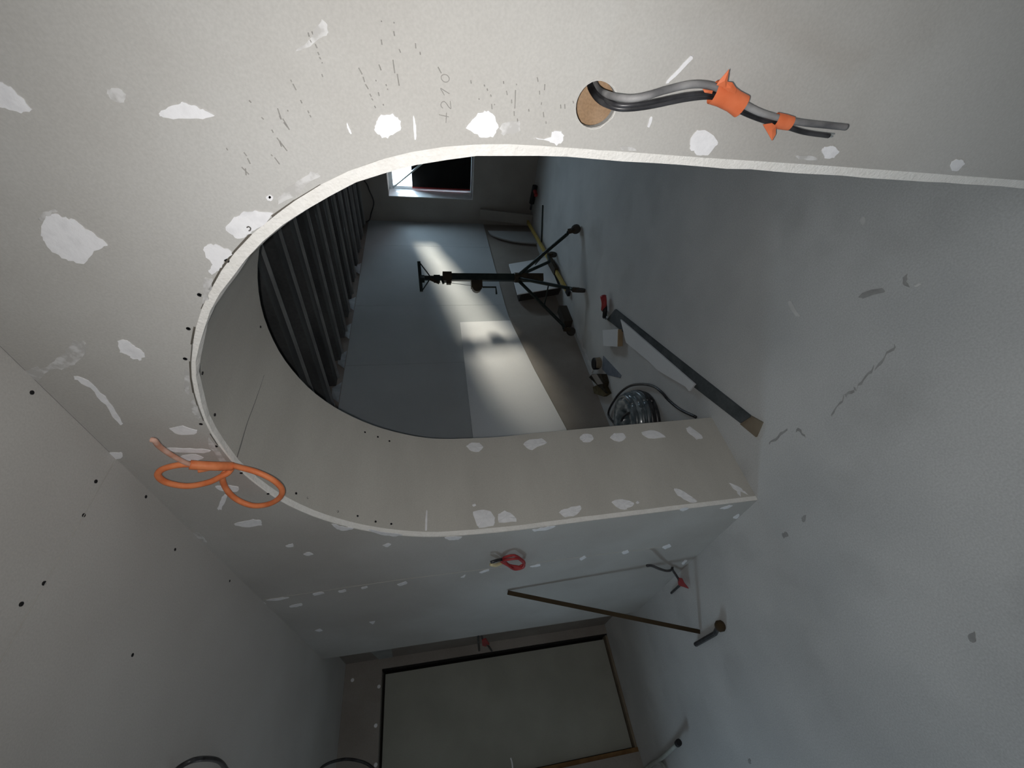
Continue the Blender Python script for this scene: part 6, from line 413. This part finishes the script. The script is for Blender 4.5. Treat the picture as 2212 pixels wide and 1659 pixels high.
MB().box((XS - .10, DY0 + .035, .03), (XS - .07, DY1 - .035, DZ - .025)).build('door_panel', PANEL, do)
MB().box((XS - .12, DY0, 0), (XS - .01, DY0 + .03, DZ)).build('door_post', RUST, do, label='rusty brown left post')
MB().box((XS - .14, DY1 - .012, 0), (XS - .02, DY1, DZ)).build('door_post', DARK, do)
MB().box((XS - .14, DY0 + .03, 0), (XS - .02, DY1 - .01, .02)).build('door_sill', TAN, do)
w1 = struct('window_1', MB().box((XS - .16, WY0, WZ0), (XS - .10, WY0 + .06, WZ1)).box((XS - .16, WY1 - .06, WZ0), (XS - .10, WY1, WZ1)).box((XS - .16, WY0 + .06, WZ0), (XS - .10, WY1 - .06, WZ0 + .06)).box((XS - .16, WY0 + .06, WZ1 - .06), (XS - .10, WY1 - .06, WZ1)), FRAMEW)
MB().box((XS - .14, WY0 + .06, WZ0 + .06), (XS - .135, WY1 - .06, WZ1 - .06)).build('pane', GLASS, w1)
struct('wall_right', MB().box((XR, -3.2, 0), (XR + .2, 7.0, H + .4)), BOARD)
struct('wall_back', MB().box((XS - .25, -3.3, 0), (XR + .2, -3.1, H + .2)), BOARD)

# ceiling of the near room: two boards with a joint, screws
ce = struct('ceiling', MB().box((XS - .25, -3.2, H + .0125), (XR, YW + .0125, H + .2)).box((XS - .25, YW + .0125, H + .0125), (XWL + .02, Y2 + .1, H + .2)), DARK)
cj = -1.111
MB().box((XS, -3.1, H), (cj - .001, YW, H + .0125)).box((XS, YW, H), (XWL, Y2, H + .0125)).build('plasterboard', CEIL, ce)
MB().box((cj + .001, -3.1, H + .0006), (XR, YW, H + .013)).build('plasterboard', CEIL, ce)
for x, y in D['c_screw']: MB().lathe((x, y, H + .0007), [(.005, -.001), (.005, .0018), (.002, .0012)], 10, (0, 0, -1)).build('screw', SCREW, ce)
MB().bar((cj, YW - .02, H - .0006), (cj, -.6, H - .0006), .0018, .0012).build('joint_filler', BOARD, ce)

struct('fill_lamp_frame', MB().box((-.38, -1.83, H - .04), (-.31, .03, H)).box((1.71, -1.83, H - .04), (1.78, .03, H)).box((-.31, -1.83, H - .04), (1.71, -1.76, H)).box((-.31, -.04, H - .04), (1.71, .03, H)), FRAMEW)  # frame added round the overhead fill lamp; the ceiling above is closed
# rear room
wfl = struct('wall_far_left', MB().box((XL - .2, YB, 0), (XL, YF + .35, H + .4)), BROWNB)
yb = [(1.5, .30), (2.15, .385), (3.2, .58), (3.84, .682), (4.2, .70), (5.2, .72), (YF, .74)]
def zb(y):
    for (a, za), (b_, zb_) in zip(yb[:-1], yb[1:]):
        if y <= b_: return za + (zb_ - za) * (y - a) / (b_ - a)
    return yb[-1][1]
ys = [YB + .02, 3.2, 4.2, 5.6, YF]
for a, b_ in zip(ys[:-1], ys[1:]):
    lowr = [a + (b_ - .003 - a) * t / 3 for t in range(4)]
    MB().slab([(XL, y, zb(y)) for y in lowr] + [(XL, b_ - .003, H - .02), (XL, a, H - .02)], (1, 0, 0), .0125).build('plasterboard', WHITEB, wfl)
wx0, wx1, wz0, wz1 = -2.70, -0.75, .92, 2.14
fw = MB(); T = .33
fw.box((XL - .2, YF, 0), (wx0, YF + T, H + .4)).box((wx1, YF, 0), (XR, YF + T, H + .4)).box((wx0, YF, 0), (wx1, YF + T, wz0)).box((wx0, YF, wz1), (wx1, YF + T, H + .4))
struct('wall_far', fw, BACKW)
fy = YF + .26
w2 = struct('window_2', MB().box((wx0, fy, wz0), (wx0 + .055, fy + .06, wz1)).box((wx1 - .055, fy, wz0), (wx1, fy + .06, wz1)).box((wx0 + .055, fy, wz0), (wx1 - .055, fy + .06, wz0 + .055)).box((wx0 + .055, fy, wz1 - .055), (wx1 - .055, fy + .06, wz1)), FRAMEW)
MB().box((wx0 + .055, fy + .03, wz0 + .055), (wx1 - .055, fy + .034, wz1 - .055)).build('pane', GLASS, w2)
for s in (0, 1):
    x = (wx0 + .0005, wx1 - .0105)[s]
    MB().box((x, YF - .002, wz0 + .0), (x + .01, fy, wz1)).build('reveal_board', FRAMEW, w2)
MB().box((wx0 + .011, YF - .002, wz0 + .0005), (wx1 - .011, fy, wz0 + .012)).build('window_sill', FRAMEW, w2)
cv = MB().box((wx0 + .05, fy - .03, wz0 + .02), (wx1 - .015, fy - .012, 1.805)); cov = single('blackout_sheet', cv, COVER, 'black sheet covering the lower part of the far window', 'sheet')
MB().box((wx0 + .04, fy - .034, wz0 + .02), (wx0 + .062, fy - .010, 1.805)).build('tape_edge', RED, cov, label='red taped left edge')
single('diagonal_bar', MB().bar((-2.66, fy - .035, 2.09), (-1.80, fy - .12, 1.07), .03, .02), STEELBAR, 'thin grey bar slanting across the far window', 'bar')
# the pale house front across the way, seen through the uncovered top of the window
struct('wall_outside', MB().box((-14, 15.0, -.5), (8, 15.6, 3.5)), WHITEB2)
# rear ceiling: deck and joists
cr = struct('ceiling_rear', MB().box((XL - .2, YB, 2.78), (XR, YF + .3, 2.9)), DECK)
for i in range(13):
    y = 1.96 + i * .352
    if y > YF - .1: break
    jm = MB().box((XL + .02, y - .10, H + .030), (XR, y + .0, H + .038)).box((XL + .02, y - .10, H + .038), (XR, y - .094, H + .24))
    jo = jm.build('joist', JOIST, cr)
    MB().box((XL + .02, y + .001, H + .012), (XR, y + .016, H + .05)).build('lit_joist_flange', FLANGE, jo)  # lit edge line of the joist, put into a lighter flange colour
random.seed(11)
for i in range(22):
    y = 2.1 + .355 * (i % 9) + random.uniform(-.03, .05); x = XL + .12 + random.uniform(0, .9); z = 2.66 + random.uniform(-.03, .08)
    P = [(x + random.uniform(-.02, .02), y - .06, z), (x + random.uniform(.1, .3), y - .05 + random.uniform(0, .03), z), (x + random.uniform(.12, .26), y + random.uniform(0, .06), z), (x + random.uniform(.0, .1), y + .05, z)]
    MB().slab(P, (0, 0, 1), .004).build('torn_foil', FOIL, cr)
for y in (4.25, 3.75, 3.3, 2.85, 5.0): MB().slab([(XL + .013, y - .14, H - .015), (XL + .013, y + .12, H - .015), (XL + .03, y + .03, H + .06), (XL + .02, y - .08, H + .05)], (1, 0, 0), .003).build('foil_scrap', FOIL, cr)
tag_c = MB().tube([(-2.32, YF - .02, 2.6), (-2.50, YF - .02, 2.44), (-2.62, YF - .02, 2.40), (-2.78, YF - .03, 2.36), (-2.95, YF - .03, 2.42), (-3.03, YF - .06, 2.45), (-3.05, YF - .1, 2.50)], .009, 8, 5)
single('loose_cable', tag_c, CABB, 'black cable sagging from the joists above the far window', 'cable', smooth=True)

# ============================================================ things
# --- cables in the hole
hcab = thing('cable_bundle', 'three cables bound with orange tape coming out of the round hole', 'cable', Vector(D['cab_a'][3]))
MB().tube(D['cab_a'], .0054, 12, 6).build('grey_cable', CABG, hcab, smooth=True)
MB().tube(D['cab_b'], .0044, 12, 6).build('black_cable', CABB, hcab, smooth=True)
MB().tube(D['cab_c'], .0040, 12, 6).build('black_cable', CABB, hcab, smooth=True)
def wrap(P, rw, rt, n=16):
    """flat band wound round a bundle: ellipse wide in the wall plane"""
    m = MB(); P = [Vector(p) for p in P]; vs = []; fs = []
    for i, p in enumerate(P):
        d = (P[min(i + 1, len(P) - 1)] - P[max(i - 1, 0)]).normalized(); u = Vector((0, 1, 0)); s = d.cross(u).normalized(); k = 1 + .05 * math.sin(i * 2.3)
        for j in range(n):
            a = 2 * math.pi * j / n; vs.append(p + (s * math.cos(a) * rw + u * math.sin(a) * rt) * k)
    for i in range(len(P) - 1):
        for j in range(n): a = i * n + j; b_ = i * n + (j + 1) % n; fs.append((a, b_, b_ + n, a + n))
    return m.add(vs, fs)
t1 = wrap(D['tape1'], .0165, .010).build('tape_band', ORANGE, hcab, smooth=True)
t2 = wrap(D['tape2'], .0115, .008).build('tape_band', ORANGE, hcab, smooth=True)
def flap(P, par, m=ORANGE, t=.0012):
    c = sum((Vector(p) for p in P), Vector()) / len(P)
    mb = MB(); R = [Vector(p) for p in P]; k = len(R); cc = c + Vector((0, -.0025, 0)); b = Vector((0, t, 0))
    mb.add(R + [cc] + [p + b for p in R] + [cc + b], [(i, (i + 1) % k, k) for i in range(k)] + [(k + 1 + i, k + 1 + (i + 1) % k, 2 * k + 1) for i in range(k)] + [(i, (i + 1) % k, k + 1 + (i + 1) % k, k + 1 + i) for i in range(k)])
    return mb.build('tape_tail', m, par)
flap(D['flap1'], t1); flap(D['flap1b'], t1); flap(D['flap0'], t1); flap(D['flap2'], t2)
e = Vector(D['cab_b'][-1]); d = (e - Vector(D['cab_b'][-2])).normalized()
ends = MB()
for a in range(6): q = e + Vector((random.uniform(-.004, .004), random.uniform(-.004, .004), random.uniform(-.004, .004))); ends.tube([q, q + d * random.uniform(.006, .012)], .0012, 5, 1)
ends.build('bare_strands', STEELBAR, hcab)

# --- orange cable loop above the arch
oc = thing('orange_cable', 'orange cable tied in two loops at the top of the arch', 'cable', Vector(D['or_tail'][-1]))
MB().tube(D['or_tail'], .0065, 10, 6).build('dusty_tail', ORDUST, oc, smooth=True, label='pale dusty cable end')
MB().tube(D['or_loop1'], .0085, 10, 6).build('loop', ORCAB, oc, smooth=True)
MB().tube(D['or_loop2'], .0085, 10, 6).build('loop', ORCAB, oc, smooth=True)
MB().tube(D['or_bundle'], .013, 12, 5).build('twisted_neck', ORCAB, oc, smooth=True)
MB().tube(D['or_stub'], .008, 10, 4, r2=.010).build('cable_end', ORCAB, oc, smooth=True)
# --- red coil
rc = thing('red_cable', 'small coil of red cable on the wall left of the arch', 'cable', Vector(D['red_coil'][0]))
for k in range(3):
    P = [Vector(p) + Vector((random.uniform(-.012, .012), random.uniform(-.012, .004), random.uniform(-.012, .012))) for p in D['red_coil']]; P.append(P[0])
    MB().tube(P, .0065, 8, 5).build('loop', RED, rc, smooth=True)
MB().tube(D['red_black'], .008, 8, 4).build('black_end', CABB, rc, smooth=True)
MB().tube(D['red_yellow'], .009, 8, 4).build('cream_end', YEL, rc, smooth=True)
# --- black cable near the floor
bc = thing('low_cable', 'black cable with a red tape flag low on the arch wall', 'cable', Vector(D['bc1'][-1]))
MB().tube(D['bc1'], .008, 8, 5).build('cable_strand', CABB, bc, smooth=True)
MB().tube(D['bc2'], .008, 8, 5).build('cable_strand', CABB, bc, smooth=True)
flap(D['bc_tape'], bc, RED, .008).name = 'tape_flag'
# --- recess cables
r_ = thing('recess_cable', 'pair of black cables with red tape hanging beside the covered doorway', 'cable', Vector(D['rc1'][-1]))
MB().tube(D['rc1'], .0095, 8, 5).build('cable_strand', CABB, r_, smooth=True)
MB().tube(D['rc2'], .0085, 8, 5).build('cable_strand', CABB, r_, smooth=True)
flap(D['rc_tape'], r_, RED, .01).name = 'tape_flag'
# --- loops at the left edge
single('ceiling_cable', MB().tube(D['ceil_loop1'], .008, 8, 6), CABB, 'black cable looping down from the boarded ceiling', 'cable', smooth=True)
single('hanging_cable', MB().tube(D['s_loop'], .009, 8, 6), CABB, 'black cable hanging from the ceiling before the doorway lintel', 'cable', smooth=True)
single('white_wire', MB().tube(D['s_white'], .006, 8, 4), FILLER, 'thin white wire hanging in front of the doorway board', 'wire', smooth=True)
fh = thing('floor_hose', 'pale cable with a black cap lying by the covered doorway', 'cable', Vector((D['floor_hose1'][0][0], D['floor_hose1'][0][1], 0)))
MB().tube(D['floor_hose1'], .013, 10, 5).build('hose_length', HOSE, fh, smooth=True); MB().tube(D['floor_hose2'], .012, 10, 5).build('hose_length', HOSE, fh, smooth=True)
e = Vector(D['floor_hose1'][-1]); d = (e - Vector(D['floor_hose1'][-2])).normalized()
MB().tube([e - d * .01, e + d * .035], .02, 10, 1).build('end_cap', SCREW, fh)

# --- lath leaning on the wall, stub beside it
a, b_ = Vector(D['stick'][0]), Vector(D['stick'][1])
single('wooden_lath', MB().bar(b_ + Vector((0, 0, .006)), a, .024, .024), WOOD, 'thin brown lath leaning against the arch wall', 'stick')
ss = D['shortstick']; kb = Vector(D['knob'][0]); kb.z = 0
hm = thing('hand_tool', 'dark tool with a round brown end lying at the lath foot', 'tool', kb)
MB().tube([ss[0], ss[1], kb + Vector((-.01, -.002, .03))], .014, 8, 1, smooth=False).build('tool_handle', CABB, hm)
MB().lathe(kb, [(.024, 0), (.03, .008), (.03, .03), (.02, .042), (.008, .045)], 14).build('tool_head', WOOD, hm, smooth=True)

# --- panel hoist
mx, my = D['mast'][0][0], D['mast'][0][1]
ph = thing('panel_hoist', 'dark wheeled panel hoist with a crank standing in the rear room', 'hoist', (mx, my, 0))
ru = Vector((.687, .727, 0)); fv = Vector((-.727, .687, 0))
def P3(r, f, z): return Vector((mx, my, z)) + ru * r + fv * f
MB().bar(P3(0, 0, .30), P3(0, 0, 1.36), .075, .075, up=ru).build('mast', HOIST, ph)
MB().bar(P3(-.012, 0, 1.30), P3(-.012, 0, 1.68), .045, .045, up=ru).build('inner_post', HOIST, ph)
MB().lathe(P3(0, 0, .56), [(.05, 0), (.058, .01), (.058, .075), (.05, .085)], 12).build('leg_collar', HOISTB, ph)
hb_ = MB().bar(P3(-.16, 0, 1.70), P3(.17, 0, 1.715), .035, .035).build('head_bar', HOIST, ph)
MB().box(P3(-.07, -.03, 1.66), P3(-.07, -.03, 1.66) + Vector((.06, .06, .05))).build('head_plate', HOIST, hb_)
MB().bar(P3(.15, 0, 1.70), P3(.01, 0, 1.60), .012, .012).build('strut', HOIST, hb_); MB().bar(P3(-.15, 0, 1.69), P3(-.02, 0, 1.60), .012, .012).build('strut', HOIST, hb_)
MB().tube([P3(-.03, -.03, 1.60), P3(-.075, -.04, 1.50)], .016, 8, 1).build('lock_lever', HOISTB, ph)
MB().bar(P3(-.02, 0, 1.49), P3(-.02, 0, 1.56), .09, .07, up=ru).build('upper_clamp', HOIST, ph)
cl = MB().bar(P3(0, 0, 1.36), P3(0, 0, 1.46), .115, .10, up=ru).bar(P3(-.05, 0, 1.37), P3(-.05, 0, 1.42), .07, .06, up=ru).build('middle_clamp', HOISTB, ph)
MB().tube([P3(-.03, -.04, 1.47), P3(-.085, -.05, 1.455)], .014, 8, 1).build('pin', HOIST, cl)
wn = MB().bar(P3(-.085, -.01, 1.02), P3(-.085, -.01, 1.145), .10, .08, up=ru).lathe(P3(-.115, -.05, 1.08), [(.055, 0), (.055, .10)], 14, fv).build('winch', HOISTB, ph)
MB().tube([P3(-.125, -.06, 1.02), P3(-.125, -.06, .87), P3(-.205, -.06, .865)], .011, 8, 1, smooth=False).build('crank', HOIST, wn)
MB().tube([P3(-.06, 0, 1.40), P3(-.10, -.02, 1.14)], .003, 5, 1).build('lift_cable', STEELBAR, ph)
for key, bend in (('wheelA', .80), ('wheelB', .78), ('wheelC', .78), ('wheelD', .6)):
    wv = Vector(D[key][0]); wv.z = .05
    hd = Vector((wv.x - mx, wv.y - my, 0)); ln = hd.length; hd.normalize()
    base = Vector((mx, my, 0))
    lg = MB().tube([base + hd * .03 + Vector((0, 0, .60)), base + hd * ln * bend + Vector((0, 0, .19)), base + hd * ln * (bend + .10) + Vector((0, 0, .135)), base + hd * (ln - .03) + Vector((0, 0, .125))], .019, 10, 4).build('leg', HOIST, ph, smooth=True)
    sd = Vector((-hd.y, hd.x, 0))
    MB().lathe(Vector((wv.x, wv.y, .05)) - sd * .018, [(.03, 0), (.05, .003), (.05, .033), (.03, .036)], 16, sd).build('caster_wheel', RUBBER, lg)
    MB().bar(Vector((wv.x, wv.y, .06)) - hd * .01, Vector((wv.x, wv.y, .13)) - hd * .03, .05, .03).build('caster_fork', HOISTB, lg)
for k1_, k2_ in (('wheelA', 'wheelD'), ('wheelB', 'wheelC')):
    p = Vector((mx, my, 0)).lerp(Vector(D[k1_][0]), .55); q = Vector((mx, my, 0)).lerp(Vector(D[k2_][0]), .55); p.z = .32; q.z = .33
    MB().tube([p, q], .008, 6, 1).build('brace', HOIST, ph)
MB().bar(P3(0, 0, .30), P3(0, 0, .56), .085, .085, up=ru).build('mast_foot', HOISTB, ph)

# --- sheets leaning on the rear room's left wall
X0 = XL + .0135
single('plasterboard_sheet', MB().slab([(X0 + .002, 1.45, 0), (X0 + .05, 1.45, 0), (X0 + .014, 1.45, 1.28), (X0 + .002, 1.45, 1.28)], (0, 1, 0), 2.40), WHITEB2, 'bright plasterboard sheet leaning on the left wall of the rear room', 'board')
lw_ = MB(); lo_ = [(1.46, .27), (2.15, .40), (3.0, .56), (3.90, .70)]
lw_.slab([(X0 + .055, 1.46, 0), (X0 + .055, 3.90, 0)] + [(X0 + .055 - z * .035, y, z) for y, z in reversed(lo_)], (1, 0, 0), .012)
single('brown_board', lw_, BROWNB, 'brown board with a slanting top standing before the bright sheet', 'board')
# white block leaning
bl = thing('leaning_block', 'thick white-faced block leaning on the wall behind the hoist', 'block', (X0 + .25, 4.6, 0))
def lean(p): x, y, z = p; return Vector((X0 + .235 - z * .20 + x * .98, y, max(0.001, z * .98 - x * .2 - .02)))
fb = MB(); cs = [(0, 4.25, 0.06), (0, 4.95, 0.06), (0, 4.95, .58), (0, 4.25, .58)]
fb.add([lean(p) for p in cs] + [lean((p[0] - .012, p[1], p[2])) for p in cs], [(0, 1, 2, 3), (4, 7, 6, 5), (0, 3, 7, 4), (1, 5, 6, 2), (0, 4, 5, 1), (3, 2, 6, 7)])
fb.build('white_face', WHITEB2, bl)
cs = [(0, 4.25, 0.02), (0, 4.95, 0.02), (0, 4.95, .53), (0, 4.25, .53)]
gb = MB(); gb.add([lean((-.012, p[1] + (.002 if p[1] < 4.5 else -.002), p[2])) for p in cs] + [lean((-.12, p[1] + (.002 if p[1] < 4.5 else -.002), p[2])) for p in cs], [(0, 1, 2, 3), (4, 7, 6, 5), (0, 3, 7, 4), (1, 5, 6, 2), (0, 4, 5, 1), (3, 2, 6, 7)])
gb.build('shaded_body', mat('shaded_side', (0.03, 0.026, 0.024), scale=8), bl)  # near side faces away from the window; its shade is put into the colour
# boards in the far corner
single('far_board', MB().slab([(-2.82, YF - .16, 0), (-2.98, YF - .16, 0), (-2.98, YF - .02, .80), (-2.82, YF - .02, .80)], (0, -.98, .17), .03), BACKW, 'narrow pale board leaning below the far window', 'board')
single('arch_offcut', MB().slab([(XL + .03, YF - .30, 0)] + [(XL + .03, YF - .30 - .35 * math.sin(a) , .70 * math.cos(a)) for a in [math.pi / 2 * k / 10 for k in range(10, -1, -1)]], (1, 0, .1), .02), WHITEB, 'quarter-round board offcut propped in the far corner', 'board')
# dark power tool by far wall
dt = thing('power_drill', 'dark drill with a red grip lying by the far wall', 'drill', (-2.45, 6.05, 0))
MB().tube([(-2.36, 6.1, .05), (-2.62, 6.12, .06)], .04, 10, 1).build('drill_body', SCREW, dt)
MB().tube([(-2.42, 6.1, .05), (-2.44, 5.97, .05)], .028, 8, 1).build('grip', RED, dt)
MB().tube([(-2.62, 6.12, .06), (-2.72, 6.13, .06)], .018, 8, 1).build('chuck', CABB, dt)

# --- on the rear floor
lv = [[p[0] + .09, p[1], p[2]] for p in D['level']]; sl = thing('spirit_level', 'long yellow spirit level on the floor behind the hoist', 'level', (lv[1][0], lv[1][1], 0))
a, b_ = Vector(lv[0]), Vector(lv[1]); d = (b_ - a).normalized()
MB().bar(a, b_, .05, .025).build('rail', LEVEL, sl); MB().bar(b_ - d * .02, b_ + d * .07, .055, .03).build('end_cap', SCREW, sl); 
c_ = a.lerp(b_, .70); MB().bar(c_ - d * .16, c_ + d * .16, .09, .05).build('vial_block', HOISTB, sl)
r0 = D['rod']; single('thin_rod', MB().tube([(r0[0][0], r0[0][1], .012), (-2.95, r0[0][1] + (r0[1][1] - r0[0][1]) * .42, .012)], .010, 8, 1), HOIST, 'thin dark rod lying on the floor under the hoist legs', 'rod')
sq = [Vector(p) for p in D['stripq']]
for p in sq: p.z = 0
e0 = [Vector((p[0], p[1], 0)) for p in D['brownend']]
pk = thing('floor_plank', 'dark grey plank lying on the floor with a tan end', 'plank', (sq[0] + sq[2]) / 2)
MB().slab(sq, (0, 0, 1), .016).build('plank_length', SLATE, pk)
MB().slab([e0[0], e0[1], e0[2], e0[3]], (0, 0, 1), .010).build('tan_end', TAN, pk)
wb = [Vector(p) for p in D['wboard']]
for p in wb: p.z = .017
single('plasterboard_strip', MB().slab(wb, (0, 0, 1), .0125), WHITEB2, 'long white plasterboard strip lying on the dark plank', 'board')
ws_ = [Vector(p) for p in D['wsquare']]; zz = .0
cs_ = sum(ws_, Vector()) / 4
bx = thing('small_carton', 'small square white-topped carton beside the plasterboard strip', 'box', (cs_.x, cs_.y, 0))
for p in ws_: p.z = .002
MB().slab([p.lerp(cs_, .03) * 1 for p in ws_], (0, 0, 1), .05).build('carton_side', mat('carton_brown', (0.30, 0.22, 0.13), scale=10), bx)
MB().slab([Vector((p.x, p.y, .052)) for p in ws_], (0, 0, 1), .006).build('carton_top', WHITEB2, bx)
a = [Vector(p) for p in D['redtool']]; b2 = [Vector(p) for p in D['redtool2']]
rt = thing('pliers', 'red-handled pliers lying at the end of the plank', 'tool', (a[1].x, a[1].y, 0))
MB().tube([a[0], a[1], a[2]], .030, 8, 3, r2=.022).build('handle', RED, rt, smooth=True)
MB().tube([p + Vector((-.05, -.04, -.01)) for p in a], .026, 8, 3, r2=.018).build('handle', SCREW, rt, smooth=True)
MB().tube([a[2], b2[0], b2[0].lerp(b2[1], .6)], .018, 8, 3, r2=.008).build('jaw', COIL, rt, smooth=True); MB().tube([a[2] + Vector((-.05, -.04, -.01)), b2[0] + Vector((-.05, -.03, 0)), b2[0].lerp(b2[1], .6) + Vector((-.03, -.01, 0))], .016, 8, 3, r2=.008).build('jaw', COIL, rt, smooth=True)
yl = [Vector((p[0], p[1], 0)) for p in D['yellow']]; c_ = sum(yl, Vector()) / len(yl)
gl = thing('work_glove', 'brown and black work glove lying before the left wall', 'glove', (c_.x, c_.y, 0))
MB().slab(yl[:6], (0, 0, 1), .055).build('palm', mat('glove_dark', (0.02, 0.017, 0.012), (0.05, 0.04, 0.025), scale=20), gl); MB().slab([yl[3], yl[4], yl[5], yl[6], yl[7], yl[0].lerp(yl[7], .6)], (0, 0, 1), .035).build('cuff', mat('glove_brown', (0.10, 0.08, 0.04), (0.16, 0.13, 0.07), scale=20), gl)
ff = yl[1].lerp(yl[2], .5); MB().slab([yl[1].lerp(yl[0], .15) + Vector((0, 0, .056)), yl[1].lerp(yl[2], .55) + Vector((0, 0, .056)), yl[4].lerp(yl[3], .6) + Vector((0, 0, .056)), c_ + Vector((0, 0, .056))], (0, 0, 1), .006).build('back_patch', BROWNB, gl)
yp = [Vector((p[0], p[1], 0)) for p in D['pliers']]; c_ = sum(yp, Vector()) / len(yp)
tr = thing('tape_roll', 'small dark roll with a pale rim near the glove', 'roll', (c_.x, c_.y, 0))
MB().lathe(c_, [(.055, 0), (.06, .01), (.06, .05), (.055, .055)], 16).build('roll_body', SCREW, tr); MB().lathe(c_ + Vector((.03, -.02, 0)), [(.05, 0), (.055, .005), (.05, .045), (.03, .048)], 16).build('pale_rim', TAN, tr)
single('blue_film', MB().slab([(p[0] + .07, p[1] + .02, .001) for p in D['bluefoil']], (0, 0, 1), .004), BLUE, 'blue-grey plastic film scrap on the floor', 'film')
bk = [Vector((p[0], p[1], 0)) for p in D['block']]
single('timber_block', MB().box((-3.0, 3.66, 0), (-2.90, 3.95, .10)), mat('dark_timber', (0.05, 0.042, 0.033), scale=8), 'dark timber block on the floor by the hoist wheel', 'block')
rr = random.Random(3)
P = [Vector((-2.905 + .012 * math.sin(t * 1.3) + rr.uniform(-.008, .008), 2.84 + .58 * t / 14, .002)) for t in range(15)]
single('film_strip', MB().slab([p + Vector((.035 * rr.uniform(.2, 1), 0, 0)) for p in P] + [p - Vector((.03 * rr.uniform(.2, 1), 0, 0)) for p in P][::-1], (0, 0, 1), .006), FLOORL, 'crumpled pale film strip on the floor along the wall foot', 'film')
P = [Vector((-2.95 + .07 * (1 - t / 8) + rr.uniform(-.008, .008), 1.95 + .38 * t / 8, .002)) for t in range(9)]
single('plaster_drip', MB().slab([p + Vector((.022 * rr.uniform(.3, 1), 0, 0)) for p in P] + [p - Vector((.02 * rr.uniform(.3, 1), 0, 0)) for p in P][::-1], (0, 0, 1), .005), FLOORL, 'pale plaster streak on the floor between the glove and the coil', 'plaster')
# --- conduit coil
cc = Vector((-2.40, 1.80, 0)); co = thing('conduit_coil', 'coil of grey cable in shiny film on the floor behind the arch jamb', 'coil', cc)
for k in range(5):
    z = .03 + k * .036; R0 = .215 - .014 * max(0, k - 2) - (.012 if k == 0 else 0)
    P = [cc + Vector((R0 * math.cos(t) * (1 + .012 * math.sin(3 * t + k)), R0 * math.sin(t), z + .006 * math.sin(t + k * 2))) for t in [2 * math.pi * i / 36 for i in range(37)]]
    MB().tube(P, .021, 8, 1, smooth=False).build('coil_turn', CABB if k in (0, 1) else COIL, co, smooth=True)
fm = MB(); prof = [(.075, .02), (.205, .075), (.226, .095), (.210, .165), (.165, .203), (.10, .20), (.07, .17), (.065, .07)]
fm.lathe(cc, prof, 36); fm.f = [q for q in fm.f if len(q) == 4]
rr = random.Random(5)
fm.v = [p + Vector((rr.uniform(-.007, .007), rr.uniform(-.007, .007), rr.uniform(-.006, .006))) for p in fm.v]
fm.build('film_wrap', FILM, co, smooth=True)
MB().tube([Vector(p) for p in D['coil_tail']], .010, 8, 6).build('loose_tail', CABB, co, smooth=True)
MB().tube([Vector(p) for p in D['coil_tail2']], .010, 8, 6).build('loose_tail', CABB, co, smooth=True)
# --- board edge leaning behind the left jamb
q0, q1 = Vector((-2.02, 1.40, .36)), Vector((-2.115, 1.555, .0))
dv = (q1 - q0).normalized(); up_ = q0 - dv * .10
single('offcut_strip', MB().add([up_, q1, q1 + Vector((-.35, 0, 0)), up_ + Vector((-.35, 0, 0))] + [p + Vector((0, .014, .006)) for p in (up_, q1, q1 + Vector((-.35, 0, 0)), up_ + Vector((-.35, 0, 0)))], [(0, 1, 2, 3), (4, 7, 6, 5), (0, 4, 5, 1), (1, 5, 6, 2), (2, 6, 7, 3), (3, 7, 4, 0)]), TAN, 'tan board offcut leaning behind the arch jamb', 'board')
